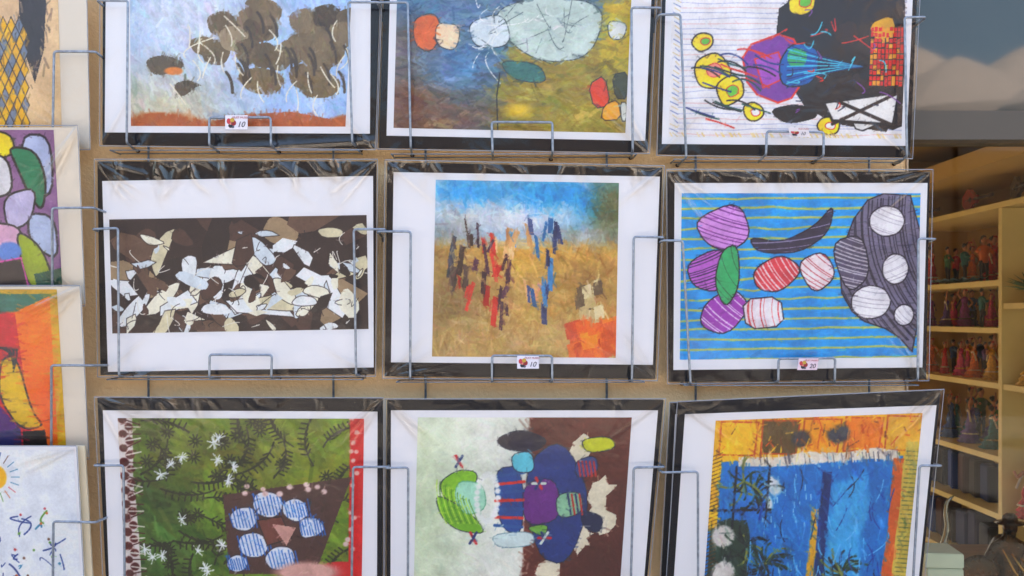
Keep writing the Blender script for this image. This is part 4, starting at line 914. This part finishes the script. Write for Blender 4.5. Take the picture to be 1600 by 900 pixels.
guitar(3.56, 1.79, .412, -100, .24, (36, 30, 34), 'dark', 'dark toy guitar at the right end of the top shelf')
# plant right of divider
r = empty('leafy_plant', (1.79, Y(3.42), H(.048))); tag(r, 'small green leafy plant in a pot right of the shelf divider', 'plant')
b = MB(); b.lathe([(.018, 0), (.024, .04), (.026, .045)], (1.79, Y(3.42), H(.049)), 18); b.build('pot', flat('clay_pot', 130, 80, 56), r, True)
b = MB(); 
for k in range(70):
    a = rr.uniform(0, 6.28); el = rr.uniform(.1, 1.4); L = rr.uniform(.04, .1); d = Vector((math.cos(a)*math.cos(el), math.sin(a)*math.cos(el), math.sin(el)))
    p0 = Vector((1.79, Y(3.42), H(.09)))+d*.01; p1 = p0+d*L; s_ = d.cross(Vector((0, 0, 1))).normalized()*.007
    b.add([p0, p0+d*L*.5+s_, p1-Vector((0, 0, .01)), p0+d*L*.5-s_], [(0, 1, 2, 3)])
b.build('leaves', flat('leaf_green', 60, 100, 50, var=.3, vscale=30), r)

# ------------------------------------------------------------------ window display: table, boxes, bronze figure
HT = -.72
r = empty('display_table', (1.5, Y(2.6), .02)); tag(r, 'brown wooden display table just inside the shop window', 'table')
b = MB(); b.box(.80, 2.04, Y(2.08), Y(3.15), H(HT)-.03, H(HT)); b.build('tabletop', flat('brown_wood', 112, 78, 48, var=.2, vscale=5, stretch=(1, 8, 1)), r)
for x in (.84, 1.98):
    for yy in (Y(2.14), Y(3.09)): b = MB(); b.box(x-.025, x+.025, yy-.025, yy+.025, .021, H(HT)-.031); b.build('leg', flat('brown_wood', 120, 84, 52), r)
names = ['uppermost', 'second', 'third', 'fourth', 'fifth', 'lowest']
for i in range(6):
    bx = abox('paper_box', 2.24, .955+.005*rr.random(), HT+.0335*(5-i), .082-.004*(i % 2), .11, .032, rr.uniform(-5, 5)-6, (204, 212, 184), names[i]+' pale green box of the stack beside the bottom right print', 'box', 'pale green boxes stacked in the window', 'pale_green_card')
r = empty('curved_ornament', P(1484, 880, -.55)); tag(r, 'thin curved silver ornament rising behind the pale green boxes', 'ornament')
D_ = .75
pts = [P(1478, 872, -D_), P(1474, 850, -D_), P(1481, 825, -D_), P(1477, 800, -D_), P(1480, 783, -D_), P(1490, 775, -D_)]
b = MB(); b.tube(pts, [.010, .008, .006, .005, .004, .002], 10, bend=.02); b.build('stem', flat('tarnished_silver', 150, 150, 140, rough=.25, metal=.9), r, True)
b = MB(); c_ = P(1478, 872, -D_); b.lathe([(.045, H(HT)-c_.z+.001), (.045, H(HT)-c_.z+.012), (.014, H(HT)-c_.z+.03), (.009, .0)], c_, 20); b.build('foot', flat('tarnished_silver', 150, 150, 140, rough=.25), r, True)
# bronze statuette: horseman in hat with shield, built as skinned figure
def skin_body(name, verts, edges, radii, mt, parent, loc):
    me = bpy.data.meshes.new(name); me.from_pydata(verts, edges, [])
    o = bpy.data.objects.new(name, me); S.collection.objects.link(o)
    md = o.modifiers.new('s', 'SKIN'); sv = me.skin_vertices
    if not sv: 
        bm = bmesh.new(); bm.from_mesh(me); bm.verts.layers.skin.verify(); bm.to_mesh(me); bm.free(); sv = me.skin_vertices
    for i, rd in enumerate(radii): sv[0].data[i].radius = (rd, rd); sv[0].data[i].use_root = (i == 0)
    o.modifiers.new('u', 'SUBSURF').levels = 2; o.modifiers['u'].render_levels = 2
    bpy.context.view_layer.update(); m2 = bpy.data.meshes.new_from_object(o.evaluated_get(bpy.context.evaluated_depsgraph_get()))
    bpy.data.objects.remove(o); m2.materials.clear(); m2.materials.append(mt); m2.name = name
    m2.polygons.foreach_set('use_smooth', [True]*len(m2.polygons))
    o = bpy.data.objects.new(name, m2); S.collection.objects.link(o); o.parent = parent; o.location = loc
    return o
DB = -.42; bl = P(1574, 900, DB); bz = H(HT)+.001
r = empty('bronze_statuette', (bl.x, bl.y, bz)); tag(r, 'dark bronze statuette of a cloaked figure with round shield at the lower right', 'statuette')
V = [(0, 0, .07), (0, 0, .11), (0, -.004, .15), (0, -.006, .172), (.0, -.012, .196), (-.032, -.006, .148), (-.058, -.02, .118), (-.072, -.045, .102), (.034, 0, .148), (.062, -.016, .12), (.06, -.05, .11),
     (-.02, -.012, .062), (-.034, -.05, .05), (-.038, -.055, .008), (.022, -.012, .062), (.036, -.048, .052), (.044, -.05, .008)]
E = [(0, 1), (1, 2), (2, 3), (3, 4), (2, 5), (5, 6), (6, 7), (2, 8), (8, 9), (9, 10), (0, 11), (11, 12), (12, 13), (0, 14), (14, 15), (15, 16)]
Rd = [.028, .025, .03, .011, .018, .014, .011, .008, .014, .011, .008, .018, .014, .01, .018, .014, .01]
skin_body('body', V, E, Rd, M['bronze'], r, (0, 0, 0))
def lmesh(name, b, mt, par, sm=True):
    me = bpy.data.meshes.new(name); me.from_pydata([tuple(v) for v in b.v], [], b.f); me.materials.append(mt)
    if sm: me.polygons.foreach_set('use_smooth', [True]*len(me.polygons))
    o = bpy.data.objects.new(name, me); S.collection.objects.link(o); o.parent = par; return o
b = MB(); b.ball((0, -.013, .196), .016, .018, .021, 16); b.ball((0, -.031, .195), .003, .005, .004, 8); b.ball((-.006, -.029, .2), .0025); b.ball((.006, -.029, .2), .0025); b.ball((0, -.028, .183), .006, .006, .009, 10); lmesh('head', b, M['bronze'], r)
b = MB(); b.lathe([(.034, .204), (.036, .206), (.019, .209), (.016, .222), (.009, .227)], (0, -.012, 0), 24, lambda a, z: 1+.06*math.sin(2*a)); lmesh('hat', b, M['bronze'], r)
b = MB(); b.lathe([(.066, .005), (.05, .05), (.034, .1), (.03, .14), (.02, .165), (.01, .172)], (0, .016, 0), 30, lambda a, z: 1+.13*math.sin(9*a+z*30)); lmesh('cloak', b, M['bronze'], r)
b = MB(); b.lathe([(.05, 0), (.052, .003), (.044, .008), (.02, .014), (.006, .016)], (0, 0, 0), 28); b.v = [(v[0]-.095, -v[2]-.055, v[1]+.09) for v in b.v]; lmesh('shield', b, M['bronze'], r)
b = MB(); b.tube([(.06, -.054, .0), (.055, -.055, .11), (.03, -.06, .26)], .0028, 8); lmesh('lance', b, flat('brass', 200, 150, 70, rough=.25, metal=.9), r)
b = MB(); b.lathe([(.075, -.035), (.08, .0), (.09, 0.001), (.09, .006), (.07, .008)], (0, -.01, 0), 28); lmesh('plinth', b, M['bronze'], r, False)
r.location.z += .036
for k in range(3):
    b = MB(); b.tube([(-.03+.02*k, -.04, .15-.01*k), (-.01+.022*k, -.056, .10), (.03+.02*k, -.05, .05), (.06+.015*k, -.035, .03)], .0022, 7, bend=.02); lmesh('trim', b, flat('brass', 200, 150, 70), r)
